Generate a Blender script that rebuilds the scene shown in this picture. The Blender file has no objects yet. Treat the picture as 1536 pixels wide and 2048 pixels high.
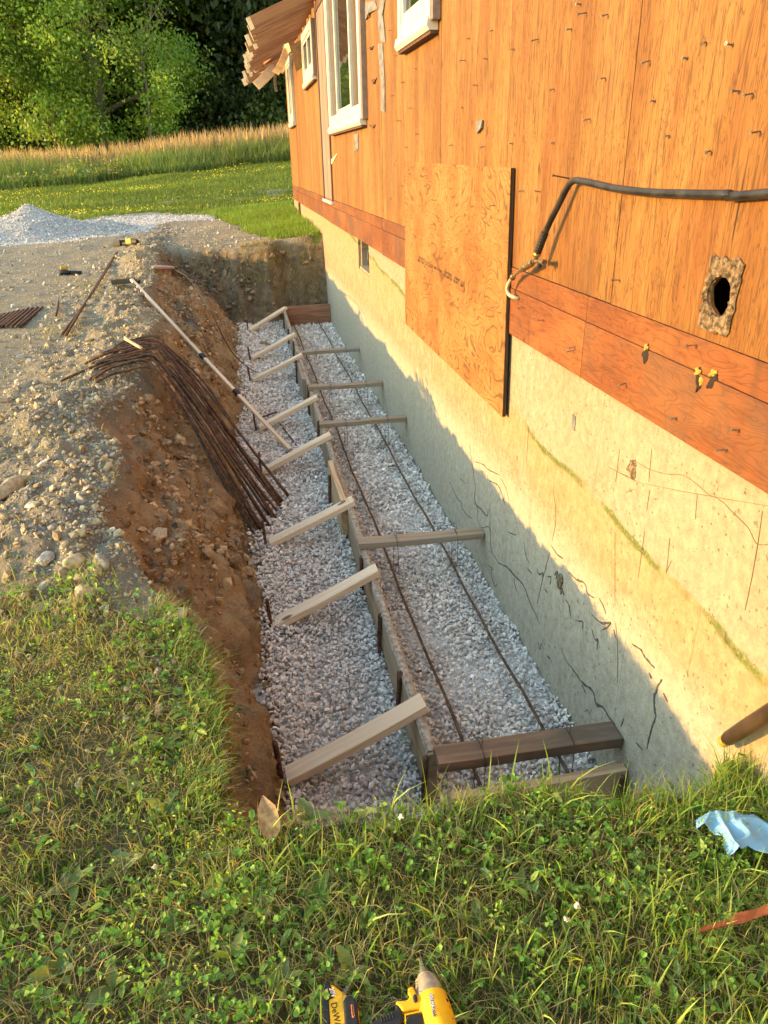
import bpy, math, random
import numpy as np
from mathutils import Vector, Matrix
rng = np.random.default_rng(7); random.seed(7)
S = bpy.context.scene; COL = S.collection
# ------------------------------------------------------------------ camera, sky, sun, exposure
FPX = 1496.0
VY = np.array([470., 326.]); VV = np.array([840., 4200.])      # vanishing points of the wall and of plumb lines
def _ray(p): return np.array([p[0]-768., 1024.-p[1], -FPX])
_y = _ray(VY); _y /= np.linalg.norm(_y)
_z = -_ray(VV); _z -= _z.dot(_y)*_y; _z /= np.linalg.norm(_z)
_x = np.cross(_y, _z)
CM = np.array([_x, _y, _z]); CP = np.array([-1.25, 0., 1.55])
cam = bpy.data.cameras.new('camera'); cam.sensor_fit = 'VERTICAL'; cam.sensor_height = 36.; cam.lens = FPX/2048.*36.
cam.clip_start = .05; cam.clip_end = 900
co = bpy.data.objects.new('camera', cam); COL.objects.link(co); S.camera = co
co.matrix_world = Matrix([list(CM[i])+[CP[i]] for i in range(3)]+[[0, 0, 0, 1]])
def atz(p, z): r = CM@_ray(p); return CP+r*((z-CP[2])/r[2])
def atx(p, x=0.): r = CM@_ray(p); return CP+r*((x-CP[0])/r[0])
def aty(p, y): r = CM@_ray(p); return CP+r*((y-CP[1])/r[1])
SUN_EL, SUN_AZ = math.radians(10.2), math.radians(3.5)           # low sun from the left, a touch beyond square to the wall
sdir = Vector((-math.cos(SUN_EL)*math.cos(SUN_AZ), math.cos(SUN_EL)*math.sin(SUN_AZ), math.sin(SUN_EL)))
W = bpy.data.worlds.new('World'); S.world = W; W.use_nodes = True
wn = W.node_tree; bg = wn.nodes['Background']
sky = wn.nodes.new('ShaderNodeTexSky'); sky.sky_type = 'NISHITA'; sky.sun_disc = False
sky.sun_elevation = SUN_EL; sky.sun_rotation = math.atan2(sdir.x, sdir.y)
sky.air_density = 1.6; sky.dust_density = 0.15; sky.ozone_density = 1.0
wn.links.new(sky.outputs[0], bg.inputs[0]); bg.inputs[1].default_value = 0.15
sl = bpy.data.lights.new('sun', 'SUN'); sl.energy = 2.0; sl.angle = math.radians(.6); sl.color = (.88, .48, .15)
so = bpy.data.objects.new('sun', sl); COL.objects.link(so); so.rotation_euler = sdir.to_track_quat('Z', 'Y').to_euler()
V = S.view_settings; S.display_settings.display_device = 'sRGB'
V.view_transform = 'Standard'; V.look = 'None'; V.gamma = 1; V.use_curve_mapping = False; V.exposure = 2.68
S.render.engine = 'CYCLES'; S.cycles.max_bounces = 8; S.cycles.diffuse_bounces = 4; S.cycles.transmission_bounces = 4
# ------------------------------------------------------------------ noise in numpy
def _h(ix, iy, s):
    v = (ix.astype(np.int64)*374761393 + iy.astype(np.int64)*668265263 + s*982451653) & 0x7fffffff
    v = ((v ^ (v >> 13))*1274126177) & 0x7fffffff
    v = v ^ (v >> 16)
    return (v % 100003)/100003.
def vn(x, y, s=0):
    x = np.asarray(x, float); y = np.asarray(y, float)
    ix = np.floor(x); iy = np.floor(y); fx = x-ix; fy = y-iy
    fx = fx*fx*fx*(fx*(fx*6-15)+10); fy = fy*fy*fy*(fy*(fy*6-15)+10)
    a = _h(ix, iy, s); b = _h(ix+1, iy, s); c = _h(ix, iy+1, s); d = _h(ix+1, iy+1, s)
    return (a*(1-fx)+b*fx)*(1-fy)+(c*(1-fx)+d*fx)*fy
def fbm(x, y, s=0, o=4):                                         # about -1..1
    x = np.asarray(x, float); y = np.asarray(y, float)
    t = 0; a = 1.; n = 0; f = 1.
    for k in range(o):
        t = t+a*(vn(x*f+7.3*k, y*f+3.1*k, s+k)*2-1); n += a; a *= .5; f *= 2.03
    return t/n*1.5
def sstep(a, b, x): t = np.clip((x-a)/(b-a), 0, 1); return t*t*(3-2*t)
# ------------------------------------------------------------------ terrain shape
GX = [-60, -14, -8, -3.0, -1.4, 0., 12, 60]
GY = [-30, 0, 1.4, 2.6, 4, 7, 12.5, 17, 21, 30, 40, 300]
GZ = np.array([
 [.1, .1, .05, .0, .0, -.02, -.1, -.2],
 [.1, .1, .05, .0, .0, -.02, -.1, -.2],
 [.2, .2, .12, .06, .04, -.02, -.1, -.2],
 [.25, .22, .18, .16, .14, .10, 0, -.2],
 [.25, .24, .20, .18, .17, .2, .2, .1],
 [.2, .2, .2, .21, .22, .3, .3, .3],
 [.2, .2, .25, .29, .34, .5, .5, .5],
 [.2, .25, .3, .36, .45, .55, .6, .6],
 [.3, .35, .42, .50, .55, .60, .9, 1.],
 [.5, .75, .90, 1.35, 1.5, 1.62, 2.1, 2.5],
 [.9, 1.1, 1.3, 1.75, 1.9, 2.0, 2.6, 3.2],
 [4, 4, 4, 4, 4, 4, 4, 4.]])
def G(x, y):
    x = np.asarray(x, float); y = np.asarray(y, float)
    i = np.clip(np.searchsorted(GY, y)-1, 0, len(GY)-2); j = np.clip(np.searchsorted(GX, x)-1, 0, len(GX)-2)
    gy = np.array(GY, float); gx = np.array(GX, float)
    u = np.clip((y-gy[i])/(gy[i+1]-gy[i]), 0, 1); v = np.clip((x-gx[j])/(gx[j+1]-gx[j]), 0, 1)
    return (GZ[i, j]*(1-v)+GZ[i, j+1]*v)*(1-u)+(GZ[i+1, j]*(1-v)+GZ[i+1, j+1]*v)*u
FLOOR = -.79
ROD_A = atz((580, 902), -.735)+np.array([0, 0, .02]); ROD_B = atz((262, 560), .42)
def XC(y): return np.interp(y, [1.3, 2.2, 2.6, 3.1, 4, 5.5, 6.6, 9, 12, 14], [-1.52, -1.58, -1.70, -1.92, -2.08, -2.1, -2.15, -2.3, -2.45, -2.6])+.13*fbm(y*1.1, y*0+3, 11, 3)
def XT(y): return np.interp(y, [1.3, 2.3, 3.5, 4.4, 4.8, 5.2, 6.1, 8.7, 12.5], [-1.28, -1.29, -1.28, -1.30, -1.28, -1.39, -1.42, -1.36, -1.42])+.05*fbm(y*1.7, y*0+9, 12, 3)
def NEARY(x): return 1.40+.05*fbm(x*3, x*0+1, 21, 3)-.08*sstep(-.58, -.42, x)*sstep(-.05, -.16, x)
def dig(x, y):
    a = np.clip((x-XC(y))/(XT(y)-XC(y)), 0, 1)
    ey = np.interp(x, [-3, -1.5, 0], [13.3, 12.75, 12.45])+.12*fbm(x*2, x*0+5, 31, 3)
    b = np.clip((ey-y)/np.interp(x, [-3, -1.4, 0], [.95, .6, .42]), 0, 1)
    c = np.clip((y-NEARY(x))/.14, 0, 1)
    m = np.minimum(np.minimum(a, b), c)
    return np.where(x > .13, 0., m)
def berm(x, y):
    d = x-XC(y)
    w = np.interp(y, [1.4, 2.2, 3., 12.5, 14.2, 15], [.05, .3, 1, 1., .5, 0])
    return np.exp(-((d+.22)/.26)**2)*w*(.09+.06*fbm(x*2.2, y*2.2, 41, 3))
def H(x, y, fine=True):
    x = np.asarray(x, float); y = np.asarray(y, float)
    m = dig(x, y); g = G(x, y)+berm(x, y)
    e = m + .07*np.sin(m*9.)*(m > 0)*(m < 1)*(.6+.6*fbm(x*.9, y*.9, 47, 2))
    z = g*(1-e)+FLOOR*e
    if fine:
        near = np.exp(-np.maximum(np.hypot(x+1.2, y-6)-9, 0)/6)
        bank = np.clip(np.minimum(m*6, (1-m)*5), 0, 1)
        gul = 1-np.abs(fbm(x*1.7+y*.3, y*4.2, 54, 3)); z = z+bank*(.085*fbm(x*2.4, y*2.4, 51, 4)+.075*np.abs(fbm(x*5.5, y*5.5, 53, 4))+.04*fbm(x*13, y*13, 52, 3)+.02*np.abs(fbm(x*30, y*30, 55, 2))-.06*gul**3+.0)
        flat = (1-bank)*(m < .5)
        rub = np.exp(-((x-XC(y)+.35)/.55)**2)*np.interp(y, [2, 2.8], [0, 1])
        z = z+flat*near*(.014*fbm(x*3, y*3, 61, 4)+rub*.055*np.abs(fbm(x*6, y*6, 62, 4)))
        z = z+(y > 14)*.05*fbm(x*.5, y*.5, 63, 4)
    d = ROD_B-ROD_A; t_ = ((x-ROD_A[0])*d[0]+(y-ROD_A[1])*d[1])/(d[0]**2+d[1]**2); ds = np.hypot(x-ROD_A[0]-t_*d[0], y-ROD_A[1]-t_*d[1])
    z = np.where((t_ > .02) & (t_ < .96), np.minimum(z, ROD_A[2]+t_*d[2]-.035+np.maximum(ds-.07, 0)*1.6), z)
    return z
# zones: lawn cover, raw clay of the bank, pale crushed gravel
def zone_lawn(x, y):
    n = fbm(x*1.6, y*1.6, 71, 4)
    yg = np.interp(x, [-4, -2.4, -1.8, -1.45, 0], [2.9, 2.68, 2.32, 2.12, 2.1])
    a = sstep(.25, -.25, y-yg+.35*n)
    b = sstep(-.5, .6, y-np.interp(x, [-9, -6, -3.4, -2.3, -1.5, -.8, 0], [17.5, 18.6, 20.6, 20.0, 16.5, 12.9, 12.4])+1.0*n)
    t = sstep(.35, .7, fbm(x*.35, y*.9, 72, 4)+.1)*sstep(26, 22, y)*sstep(19, 20.5, y)
    side = sstep(-9, -12, x)
    return np.clip(np.maximum(np.maximum(a, b*(1-.85*t)), side), 0, 1)*(dig(x, y) < .06)
def zone_clay(x, y):
    m = dig(x, y)
    c = sstep(.0, .12, m+.04*fbm(x*5, y*5, 73, 3))
    c = np.maximum(c, .55*np.exp(-((x-XC(y)+.12)/.2)**2)*np.interp(y, [5.5, 6.5], [0, 1]))
    return np.clip(c, 0, 1)
def zone_gravel(x, y):
    n = fbm(x*1.2, y*1.2, 74, 4)
    a = .8*np.exp(-(((x+2.6)/2.2)**2+((y-18.7)/1.0)**2)**2)
    b = np.exp(-(((x+5.6)/2.6)**2+((y-16.6)/1.6)**2)**2)
    return np.clip((np.maximum(a, b)+.35*n)*1.3, 0, 1)*(np.maximum(a, b) > .03)
# ------------------------------------------------------------------ mesh helpers
def raw_mesh(name, verts, faces, cols=None, smooth=False, attr='col'):
    """faces: (n,3) or (n,4) arrays or a list of such arrays"""
    if not isinstance(faces, list): faces = [faces]
    me = bpy.data.meshes.new(name); verts = np.asarray(verts, np.float32)
    me.vertices.add(len(verts)); me.vertices.foreach_set('co', verts.ravel())
    li = np.concatenate([f.ravel() for f in faces]).astype(np.int32)
    tot = np.concatenate([np.full(len(f), f.shape[1]) for f in faces]).astype(np.int32)
    st = np.concatenate([[0], np.cumsum(tot)[:-1]]).astype(np.int32)
    me.loops.add(len(li)); me.loops.foreach_set('vertex_index', li)
    me.polygons.add(len(tot)); me.polygons.foreach_set('loop_start', st); me.polygons.foreach_set('loop_total', tot)
    me.polygons.foreach_set('use_smooth', np.full(len(tot), smooth))
    if cols is not None:
        ca = me.color_attributes.new(attr, 'FLOAT_COLOR', 'POINT')
        c4 = np.ones((len(verts), 4), np.float32); c4[:, :cols.shape[1]] = cols
        ca.data.foreach_set('color', c4.ravel())
    me.update(); me.validate(); return me
def link(name, me, m=None, parent=None, loc=None, mw=None):
    o = bpy.data.objects.new(name, me); COL.objects.link(o)
    if m is not None: me.materials.append(m)
    if mw is not None: o.matrix_world = mw
    elif loc is not None: o.location = loc
    if parent is not None: adopt(o, parent)
    return o
ROOTLOC = {}
def adopt(o, parent):
    o.parent = parent; o.matrix_parent_inverse = parent.matrix_basis.inverted()
def tag(o, label=None, cat=None, group=None, kind=None):
    if label: o['label'] = label
    if cat: o['category'] = cat
    if group: o['group'] = group
    if kind: o['kind'] = kind
    return o
def thing(name, loc, label, cat, group=None):
    o = bpy.data.objects.new(name, None); COL.objects.link(o); o.location = loc; o.empty_display_size = .1
    ROOTLOC[o.name] = Matrix.Translation(Vector(loc)); return tag(o, label, cat, group)
class MB:
    def __init__(s): s.v = []; s.f = []; s.n = 0
    def add(s, v, f):
        v = np.asarray(v, float); s.v.append(v); s.f += [tuple(int(i)+s.n for i in q) for q in f]; s.n += len(v); return s
    def box(s, lo, hi):
        x0, y0, z0 = lo; x1, y1, z1 = hi
        return s.add([(x0, y0, z0), (x1, y0, z0), (x1, y1, z0), (x0, y1, z0), (x0, y0, z1), (x1, y0, z1), (x1, y1, z1), (x0, y1, z1)],
                     [(0, 3, 2, 1), (4, 5, 6, 7), (0, 1, 5, 4), (1, 2, 6, 5), (2, 3, 7, 6), (3, 0, 4, 7)])
    def tube(s, pts, r, n=8, cap=True):
        P = [Vector(p) for p in pts]; R = r if hasattr(r, '__len__') else [r]*len(P)
        t0 = (P[1]-P[0]).normalized(); u = t0.orthogonal().normalized(); vs = []
        for i, p in enumerate(P):
            t = (P[min(i+1, len(P)-1)]-P[max(i-1, 0)]).normalized()
            u = (u-t*u.dot(t)).normalized(); w = t.cross(u)
            for k in range(n):
                a = 2*math.pi*k/n; vs.append(p+(u*math.cos(a)+w*math.sin(a))*R[i])
        fs = [(i*n+k, i*n+(k+1) % n, (i+1)*n+(k+1) % n, (i+1)*n+k) for i in range(len(P)-1) for k in range(n)]
        if cap: fs += [tuple(range(n-1, -1, -1)), tuple((len(P)-1)*n+k for k in range(n))]
        return s.add([tuple(v) for v in vs], fs)
    def prism(s, outline, fr, t0, t1):
        """outline: 2-D points; fr(u,v,w) -> 3-D point; extruded w = t0..t1"""
        n = len(outline)
        vs = [fr(u, v, t0) for u, v in outline]+[fr(u, v, t1) for u, v in outline]
        return s.add(vs, [tuple(range(n-1, -1, -1)), tuple(range(n, 2*n))]+[(i, (i+1) % n, n+(i+1) % n, n+i) for i in range(n)])
    def build(s, name, m, parent=None, bevel=0, smooth=False, mw=None, loc=None, seg=2, fix=True):
        me = bpy.data.meshes.new(name); me.from_pydata(np.concatenate(s.v).tolist(), [], s.f)
        if fix:
            import bmesh
            b = bmesh.new(); b.from_mesh(me); bmesh.ops.recalc_face_normals(b, faces=b.faces); b.to_mesh(me); b.free()
        if smooth:
            me.polygons.foreach_set('use_smooth', [True]*len(me.polygons))
        o = link(name, me, m, parent, loc=loc, mw=mw)
        if bevel:
            bv = o.modifiers.new('bevel', 'BEVEL'); bv.width = bevel; bv.segments = seg; bv.limit_method = 'ANGLE'; bv.angle_limit = math.radians(40)
        return o
def smooth_path(P, k=6):
    P = [Vector(p) for p in P]; o = []
    for i in range(len(P)-1):
        p0, p1, p2, p3 = P[max(i-1, 0)], P[i], P[i+1], P[min(i+2, len(P)-1)]
        for j in range(k):
            u = j/k; o.append(.5*((2*p1)+(p2-p0)*u+(2*p0-5*p1+4*p2-p3)*u*u+(3*p1-p0-3*p2+p3)*u**3))
    o.append(P[-1]); return o
def frame(p0, p1, up=(0, 0, 1)):
    p0, p1 = Vector(p0), Vector(p1); x = (p1-p0).normalized(); y = Vector(up).cross(x).normalized(); z = x.cross(y)
    c = (p0+p1)/2; return Matrix([[x[i], y[i], z[i], c[i]] for i in range(3)]+[[0, 0, 0, 1]]), (p1-p0).length
def lumber(name, p0, p1, w, t, m, parent=None, up=(0, 0, 1), bevel=.003, warp=.004):
    """a board p0 -> p1, w wide across, t thick along up, grain along local X; slightly bowed"""
    M, L = frame(p0, p1, up); b = MB(); n = 8; ph = random.uniform(0, 6); vs = []
    for i in range(n+1):
        s = i/n-.5; dz = warp*math.sin(ph+s*3.5)-warp*math.sin(ph); dy = warp*.7*math.cos(ph*2+s*3)-warp*.7*math.cos(ph*2)
        for (y, z) in ((-1, -1), (1, -1), (1, 1), (-1, 1)): vs.append((s*L, y*w/2+dy, z*t/2+dz))
    fs = [(i*4+k, i*4+(k+1) % 4, (i+1)*4+(k+1) % 4, (i+1)*4+k) for i in range(n) for k in range(4)]+[(3, 2, 1, 0), tuple(n*4+k for k in range(4))]
    b.add(vs, fs); return b.build(name, m, parent, bevel=bevel, mw=M)
# ------------------------------------------------------------------ materials
def srgb(*c): return tuple(((v/255+.055)/1.055)**2.4 if v > 10 else v/255/12.92 for v in c)
class NT:
    def __init__(s, name):
        s.m = bpy.data.materials.new(name); s.m.use_nodes = True; s.t = s.m.node_tree; s.b = s.t.nodes['Principled BSDF']
        s.out = s.t.nodes['Material Output']; s.b.inputs['Specular IOR Level'].default_value = .3
    def n(s, ty, ins=None, **pr):
        q = s.t.nodes.new('ShaderNode'+ty)
        for k, v in pr.items(): setattr(q, k, v)
        for k, v in (ins or {}).items(): s.set(q.inputs[k], v)
        return q
    def set(s, sock, v):
        if isinstance(v, bpy.types.NodeSocket): s.t.links.new(v, sock)
        elif isinstance(v, bpy.types.Node): s.t.links.new(v.outputs[0], sock)
        else:
            if hasattr(sock.default_value, '__len__') and hasattr(v, '__len__') and len(v) == 3 and len(sock.default_value) == 4: v = tuple(v)+(1,)
            sock.default_value = v
    def math(s, op, a, b=0., c=None, clamp=False):
        q = s.n('Math', operation=op, use_clamp=clamp); s.set(q.inputs[0], a); s.set(q.inputs[1], b)
        if c is not None: s.set(q.inputs[2], c)
        return q.outputs[0]
    def obj(s): return s.n('TexCoord').outputs['Object']
    def pos(s): return s.n('NewGeometry').outputs['Position']
    def map(s, vec, scale=(1, 1, 1), loc=(0, 0, 0)):
        return s.n('Mapping', {'Vector': vec, 'Scale': scale, 'Location': loc}).outputs[0]
    def shift(s, vec, k=37.):                                    # each object gets its own piece of the pattern
        r = s.n('ObjectInfo').outputs['Random']; q = s.n('VectorMath', operation='ADD'); s.set(q.inputs[0], vec)
        c = s.n('CombineXYZ', {0: s.math('MULTIPLY', r, k), 1: s.math('MULTIPLY', r, k*1.7), 2: s.math('MULTIPLY', r, k*.6)}); s.set(q.inputs[1], c); return q.outputs[0]
    def noise(s, vec, scale, detail=4, rough=.55, dist=0.):
        return s.n('TexNoise', {'Vector': vec, 'Scale': scale, 'Detail': detail, 'Roughness': rough, 'Distortion': dist}).outputs[0]
    def ramp(s, fac, stops, interp='LINEAR'):
        q = s.n('ValToRGB', {'Fac': fac}); e = q.color_ramp.elements; q.color_ramp.interpolation = interp
        while len(e) < len(stops): e.new(.5)
        for i, (p, c) in enumerate(stops):
            e[i].position = p; e[i].color = (tuple(c)+(1,)) if hasattr(c, '__len__') else (c, c, c, 1)
        return q.outputs[0]
    def mix(s, f, a, b, mode='MIX'):
        q = s.n('Mix', data_type='RGBA', blend_type=mode, clamp_factor=True); s.set(q.inputs[0], f); s.set(q.inputs[6], a); s.set(q.inputs[7], b); return q.outputs[2]
    def step(s, v, a, b): return s.n('MapRange', {'Value': v, 'From Min': a, 'From Max': b}, interpolation_type='SMOOTHSTEP').outputs[0]
    def bump(s, h, strength=.3, dist=.01, normal=None):
        q = s.n('Bump', {'Height': h, 'Strength': strength, 'Distance': dist})
        if normal is not None: s.set(q.inputs['Normal'], normal)
        s.set(s.b.inputs['Normal'], q); return q.outputs[0]
    def color(s, c): s.set(s.b.inputs['Base Color'], c); return s
    def rough(s, r): s.set(s.b.inputs['Roughness'], r); return s
def plain(name, c, rough=.5, metal=0., vary=.15, scale=30.):
    t = NT(name); v = t.noise(t.shift(t.obj()), scale, 5); k = t.mix(t.step(v, .3, .7), tuple(x*(1-vary) for x in c), tuple(min(1, x*(1+vary)) for x in c))
    t.color(k); t.rough(t.math('ADD', rough-.08, t.math('MULTIPLY', v, .16))); t.b.inputs['Metallic'].default_value = metal
    t.bump(v, .15, .002); return t.m
def wood(name, c0, c1, axis=0, line=26., knots=True, rough=.75, weather=None, stretch=.06, contrast=1.):
    """lumber: grain along local axis, growth lines, knots, optional grey weathering colour"""
    t = NT(name); p = t.shift(t.obj()); sc = [1., 1., 1.]; sc[axis] = stretch
    q = t.map(p, tuple(sc)); big = t.noise(q, 9., 3, .5, .3)
    ln = t.math('SINE', t.math('MULTIPLY', big, line*6.28/4)); ln = t.step(ln, -.6, 1.)
    fine = t.noise(t.map(p, tuple(v*(1 if i != axis else .4) for i, v in enumerate(sc))), 160., 3)
    k = t.mix(ln, c0, c1); k = t.mix(t.math('MULTIPLY', t.step(fine, .45, .75), .35*contrast), k, tuple(x*.55 for x in c1))
    mott = t.noise(p, 2.3, 3); k = t.mix(t.math('MULTIPLY', t.step(mott, .35, .7), .3*contrast), k, tuple(x*.7 for x in c1))
    if weather:
        w = t.noise(t.map(p, tuple(1 if i != axis else .25 for i in range(3))), 7., 5, .6); k = t.mix(t.step(w, .38, .66), k, weather)
    if knots:
        vq = t.map(p, tuple(4. if i != axis else 2. for i in range(3))); vo = t.n('TexVoronoi', {'Vector': vq, 'Scale': 1.}).outputs['Distance']
        k = t.mix(t.step(vo, .09, .04), k, tuple(x*.22 for x in c1))
    t.color(k); t.rough(rough); t.bump(t.math('ADD', fine, t.math('MULTIPLY', ln, .4)), .35, .002); return t.m
def plywood(name, light, mid, dark, mode):
    """weathered fir plywood sheathing. mode 'v': vertical rotary grain, 'contour': wild cathedral figure, 'rim': lengthwise figure, darker"""
    t = NT(name); p = t.shift(t.pos(), 51.)
    if mode == 'v':
        q = t.map(p, (1, 1, .07)); fine = t.noise(t.map(p, (1, 1, .09)), 85., 4, .6)
        wav = t.noise(t.map(p, (1, 1, .16)), 13., 4, .6, .5); ln = t.math('ABSOLUTE', t.math('SINE', t.math('MULTIPLY', wav, 46.)))
        band = t.noise(t.map(p, (1, 1, .16)), 3.6, 5, .62)
    elif mode == 'contour':
        wav = t.noise(t.map(p, (1, .62, 1.)), 4.2, 2.2, .42, .7); ln = t.math('ABSOLUTE', t.math('SINE', t.math('MULTIPLY', wav, 58.)))
        fine = t.noise(t.map(p, (1, .2, 1)), 70., 3, .6); band = t.noise(p, 2.6, 4, .6)
    else:
        wav = t.noise(t.map(p, (1, .22, 1.)), 7., 3, .5, .35); ln = t.math('ABSOLUTE', t.math('SINE', t.math('MULTIPLY', wav, 70.)))
        fine = t.noise(t.map(p, (1, .1, 1)), 80., 3, .6); band = t.noise(t.map(p, (1, .5, 1)), 2.2, 5, .65)
    k = t.ramp(t.step(band, .32, .68), [(0, light), (.5, mid), (1, dark)])
    k = t.mix(t.math('MULTIPLY', t.step(ln, .5, .1), .8 if mode == 'contour' else .38 if mode == 'rim' else .65), k, tuple(x*.42 for x in dark))
    k = t.mix(t.math('MULTIPLY', t.step(fine, .48, .68), .75 if mode == 'v' else .4), k, tuple(x*.5 for x in dark))
    hi = t.noise(t.map(p, (1, 1, .12) if mode == 'v' else (1, .3, 1)), 20., 3); k = t.mix(t.math('MULTIPLY', t.step(hi, .52, .75), .35), k, tuple(min(1, x*1.25) for x in light))
    if mode == 'v':                                                # dark open checks and weather streaks
        ck = t.noise(t.map(p, (1, 1, .035)), 34., 2, .5); cm = t.noise(p, 3.2, 2)
        k = t.mix(t.math('MULTIPLY', t.step(ck, .70, .76), t.step(cm, .48, .6)), k, (.03, .012, .006))
        st = t.noise(t.map(p, (1, 1, .22)), 2.2, 4, .6); k = t.mix(t.math('MULTIPLY', t.step(st, .58, .74), .6), k, (.10, .055, .028)); m3 = t.noise(t.map(p, (1, 1, .3)), 5., 5, .7); k = t.mix(t.math('MULTIPLY', t.step(m3, .5, .72), .45), k, (.17, .06, .016))
    vo = t.n('TexVoronoi', {'Vector': t.map(p, (1, 5., 3.2)), 'Scale': 1.}).outputs['Distance']
    k = t.mix(t.math('MULTIPLY', t.step(vo, .1, .03), .8), k, (.06, .02, .008))
    rn = t.n('ObjectInfo').outputs['Random']; k = t.mix(t.math('MULTIPLY', t.step(rn, 0., 1.), .55), k, (1.12, 1.16, 1.2), 'MULTIPLY'); k = t.mix(t.math('MULTIPLY', t.step(t.math('FRACT', t.math('MULTIPLY', rn, 7.3)), .4, 1.), .6), k, (.84, .74, .66), 'MULTIPLY')
    if mode == 'rim':
        gr = t.noise(p, 1.5, 5, .7); k = t.mix(t.math('MULTIPLY', t.step(gr, .45, .68), .7), k, (.085, .05, .032)); sc_ = t.noise(t.map(p, (1, 1, .1)), 9., 4, .6); k = t.mix(t.math('MULTIPLY', t.step(sc_, .56, .7), .45), k, (.07, .03, .014))
    t.color(k); t.rough(.72); t.bump(t.math('ADD', fine, t.math('MULTIPLY', ln, .3)), .4, .003); return t.m
def attr_leaf(name, trans=.35, rough=.5, spec=.25, attr='col'):
    t = NT(name); c = t.n('Attribute', attribute_name=attr).outputs['Color']; t.color(c); t.rough(rough); t.b.inputs['Specular IOR Level'].default_value = spec
    tr = t.n('BsdfTranslucent'); t.set(tr.inputs['Color'], t.mix(1., c, (1.35, 1.4, .7), 'MULTIPLY'))
    mx = t.n('MixShader', {0: trans, 1: t.b.outputs[0], 2: tr.outputs[0]}); t.t.links.new(mx.outputs[0], t.out.inputs[0]); return t.m
def attr_solid(name, rough=.85, scale=60., bumpy=.4, amt=.3, dist=.003):
    t = NT(name); c = t.n('Attribute', attribute_name='col').outputs['Color']; v = t.noise(t.pos(), scale, 4, .65)
    t.color(t.mix(amt, c, t.mix(t.step(v, .3, .7), tuple([.45]*3), tuple([1.5]*3)), 'MULTIPLY')); t.rough(rough); t.bump(v, bumpy, dist); return t.m
# --- setting materials
def ground_material():
    t = NT('ground_soil'); z = t.n('Attribute', attribute_name='zone').outputs['Color']; sp = t.n('SeparateColor', {0: z}); lawn, clay, grav = sp.outputs[0], sp.outputs[1], sp.outputs[2]
    p = t.pos(); n1 = t.noise(p, 1.4, 6, .62); n2 = t.noise(p, 9., 5, .65); n3 = t.noise(p, 55., 4, .7); n4 = t.noise(p, 190., 3, .7)
    yard = t.mix(t.step(n1, .35, .65), (.29, .25, .18), (.22, .21, .175)); yard = t.mix(t.step(n2, .45, .75), yard, (.36, .30, .20))
    vo = t.n('TexVoronoi', {'Vector': p, 'Scale': 46.}); yard = t.mix(t.math('MULTIPLY', t.step(vo.outputs['Distance'], .3, .1), .45), yard, (.5, .46, .38))
    yard = t.mix(t.math('MULTIPLY', t.step(n3, .5, .75), .5), yard, (.15, .125, .09))
    cl = t.mix(t.step(n1, .3, .7), (.52, .36, .205), (.42, .29, .17)); cl = t.mix(t.step(n2, .42, .72), cl, (.28, .185, .11)); cl = t.mix(t.math('MULTIPLY', t.step(n3, .48, .68), .75), cl, (.47, .33, .19)); cl = t.mix(t.math('MULTIPLY', t.step(n4, .55, .7), .5), cl, (.11, .065, .035)); sf = t.noise(t.map(p, (1.5, 1.5, 5.), (2, 7, 3)), 3., 5, .65); cl = t.mix(t.math('MULTIPLY', t.step(sf, .5, .7), .7), cl, (.45, .36, .24))
    v2 = t.n('TexVoronoi', {'Vector': p, 'Scale': 24.}); cl = t.mix(t.math('MULTIPLY', t.step(v2.outputs['Distance'], .22, .08), .5), cl, (.36, .28, .19))
    cl = t.mix(t.step(t.noise(t.map(p, (1, 1, 2.2), (5, 3, 1)), 1.1, 4), .56, .68), cl, (.24, .20, .155))
    so_ = t.mix(t.step(n2, .35, .65), (.16, .135, .07), (.08, .08, .032)); so_ = t.mix(t.step(n3, .5, .7), so_, (.28, .23, .12))
    far = t.mix(t.step(n1, .3, .7), (.10, .14, .025), (.15, .17, .04)); far = t.mix(t.step(n3, .45, .7), far, (.05, .075, .014))
    sy = t.n('SeparateXYZ', {0: p}).outputs[1]; so_ = t.mix(t.step(sy, 10., 13.), so_, far)
    gv = t.mix(t.step(n4, .35, .65), (.42, .41, .41), (.62, .58, .55))
    cl = t.mix(t.step(t.n('SeparateXYZ', {0: p}).outputs[1], 11.6, 12.2), cl, t.mix(t.step(n2, .35, .65), (.15, .11, .07), (.26, .195, .12))); c = t.mix(clay, yard, cl); c = t.mix(t.step(t.math('ADD', grav, t.math('MULTIPLY', t.math('SUBTRACT', n3, .5), .5)), .4, .6), c, gv)  # far end bank: its shade is mixed into the clay as darker brown
    c = t.mix(t.step(t.math('ADD', lawn, t.math('MULTIPLY', t.math('SUBTRACT', n2, .5), .5)), .35, .65), c, so_)
    t.color(c); t.rough(.95); t.b.inputs['Specular IOR Level'].default_value = .1
    h = t.math('ADD', t.math('MULTIPLY', n2, 1.2), t.math('ADD', t.math('MULTIPLY', n3, .7), t.math('MULTIPLY', n4, .25))); t.bump(h, 1., .045); return t.m
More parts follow.
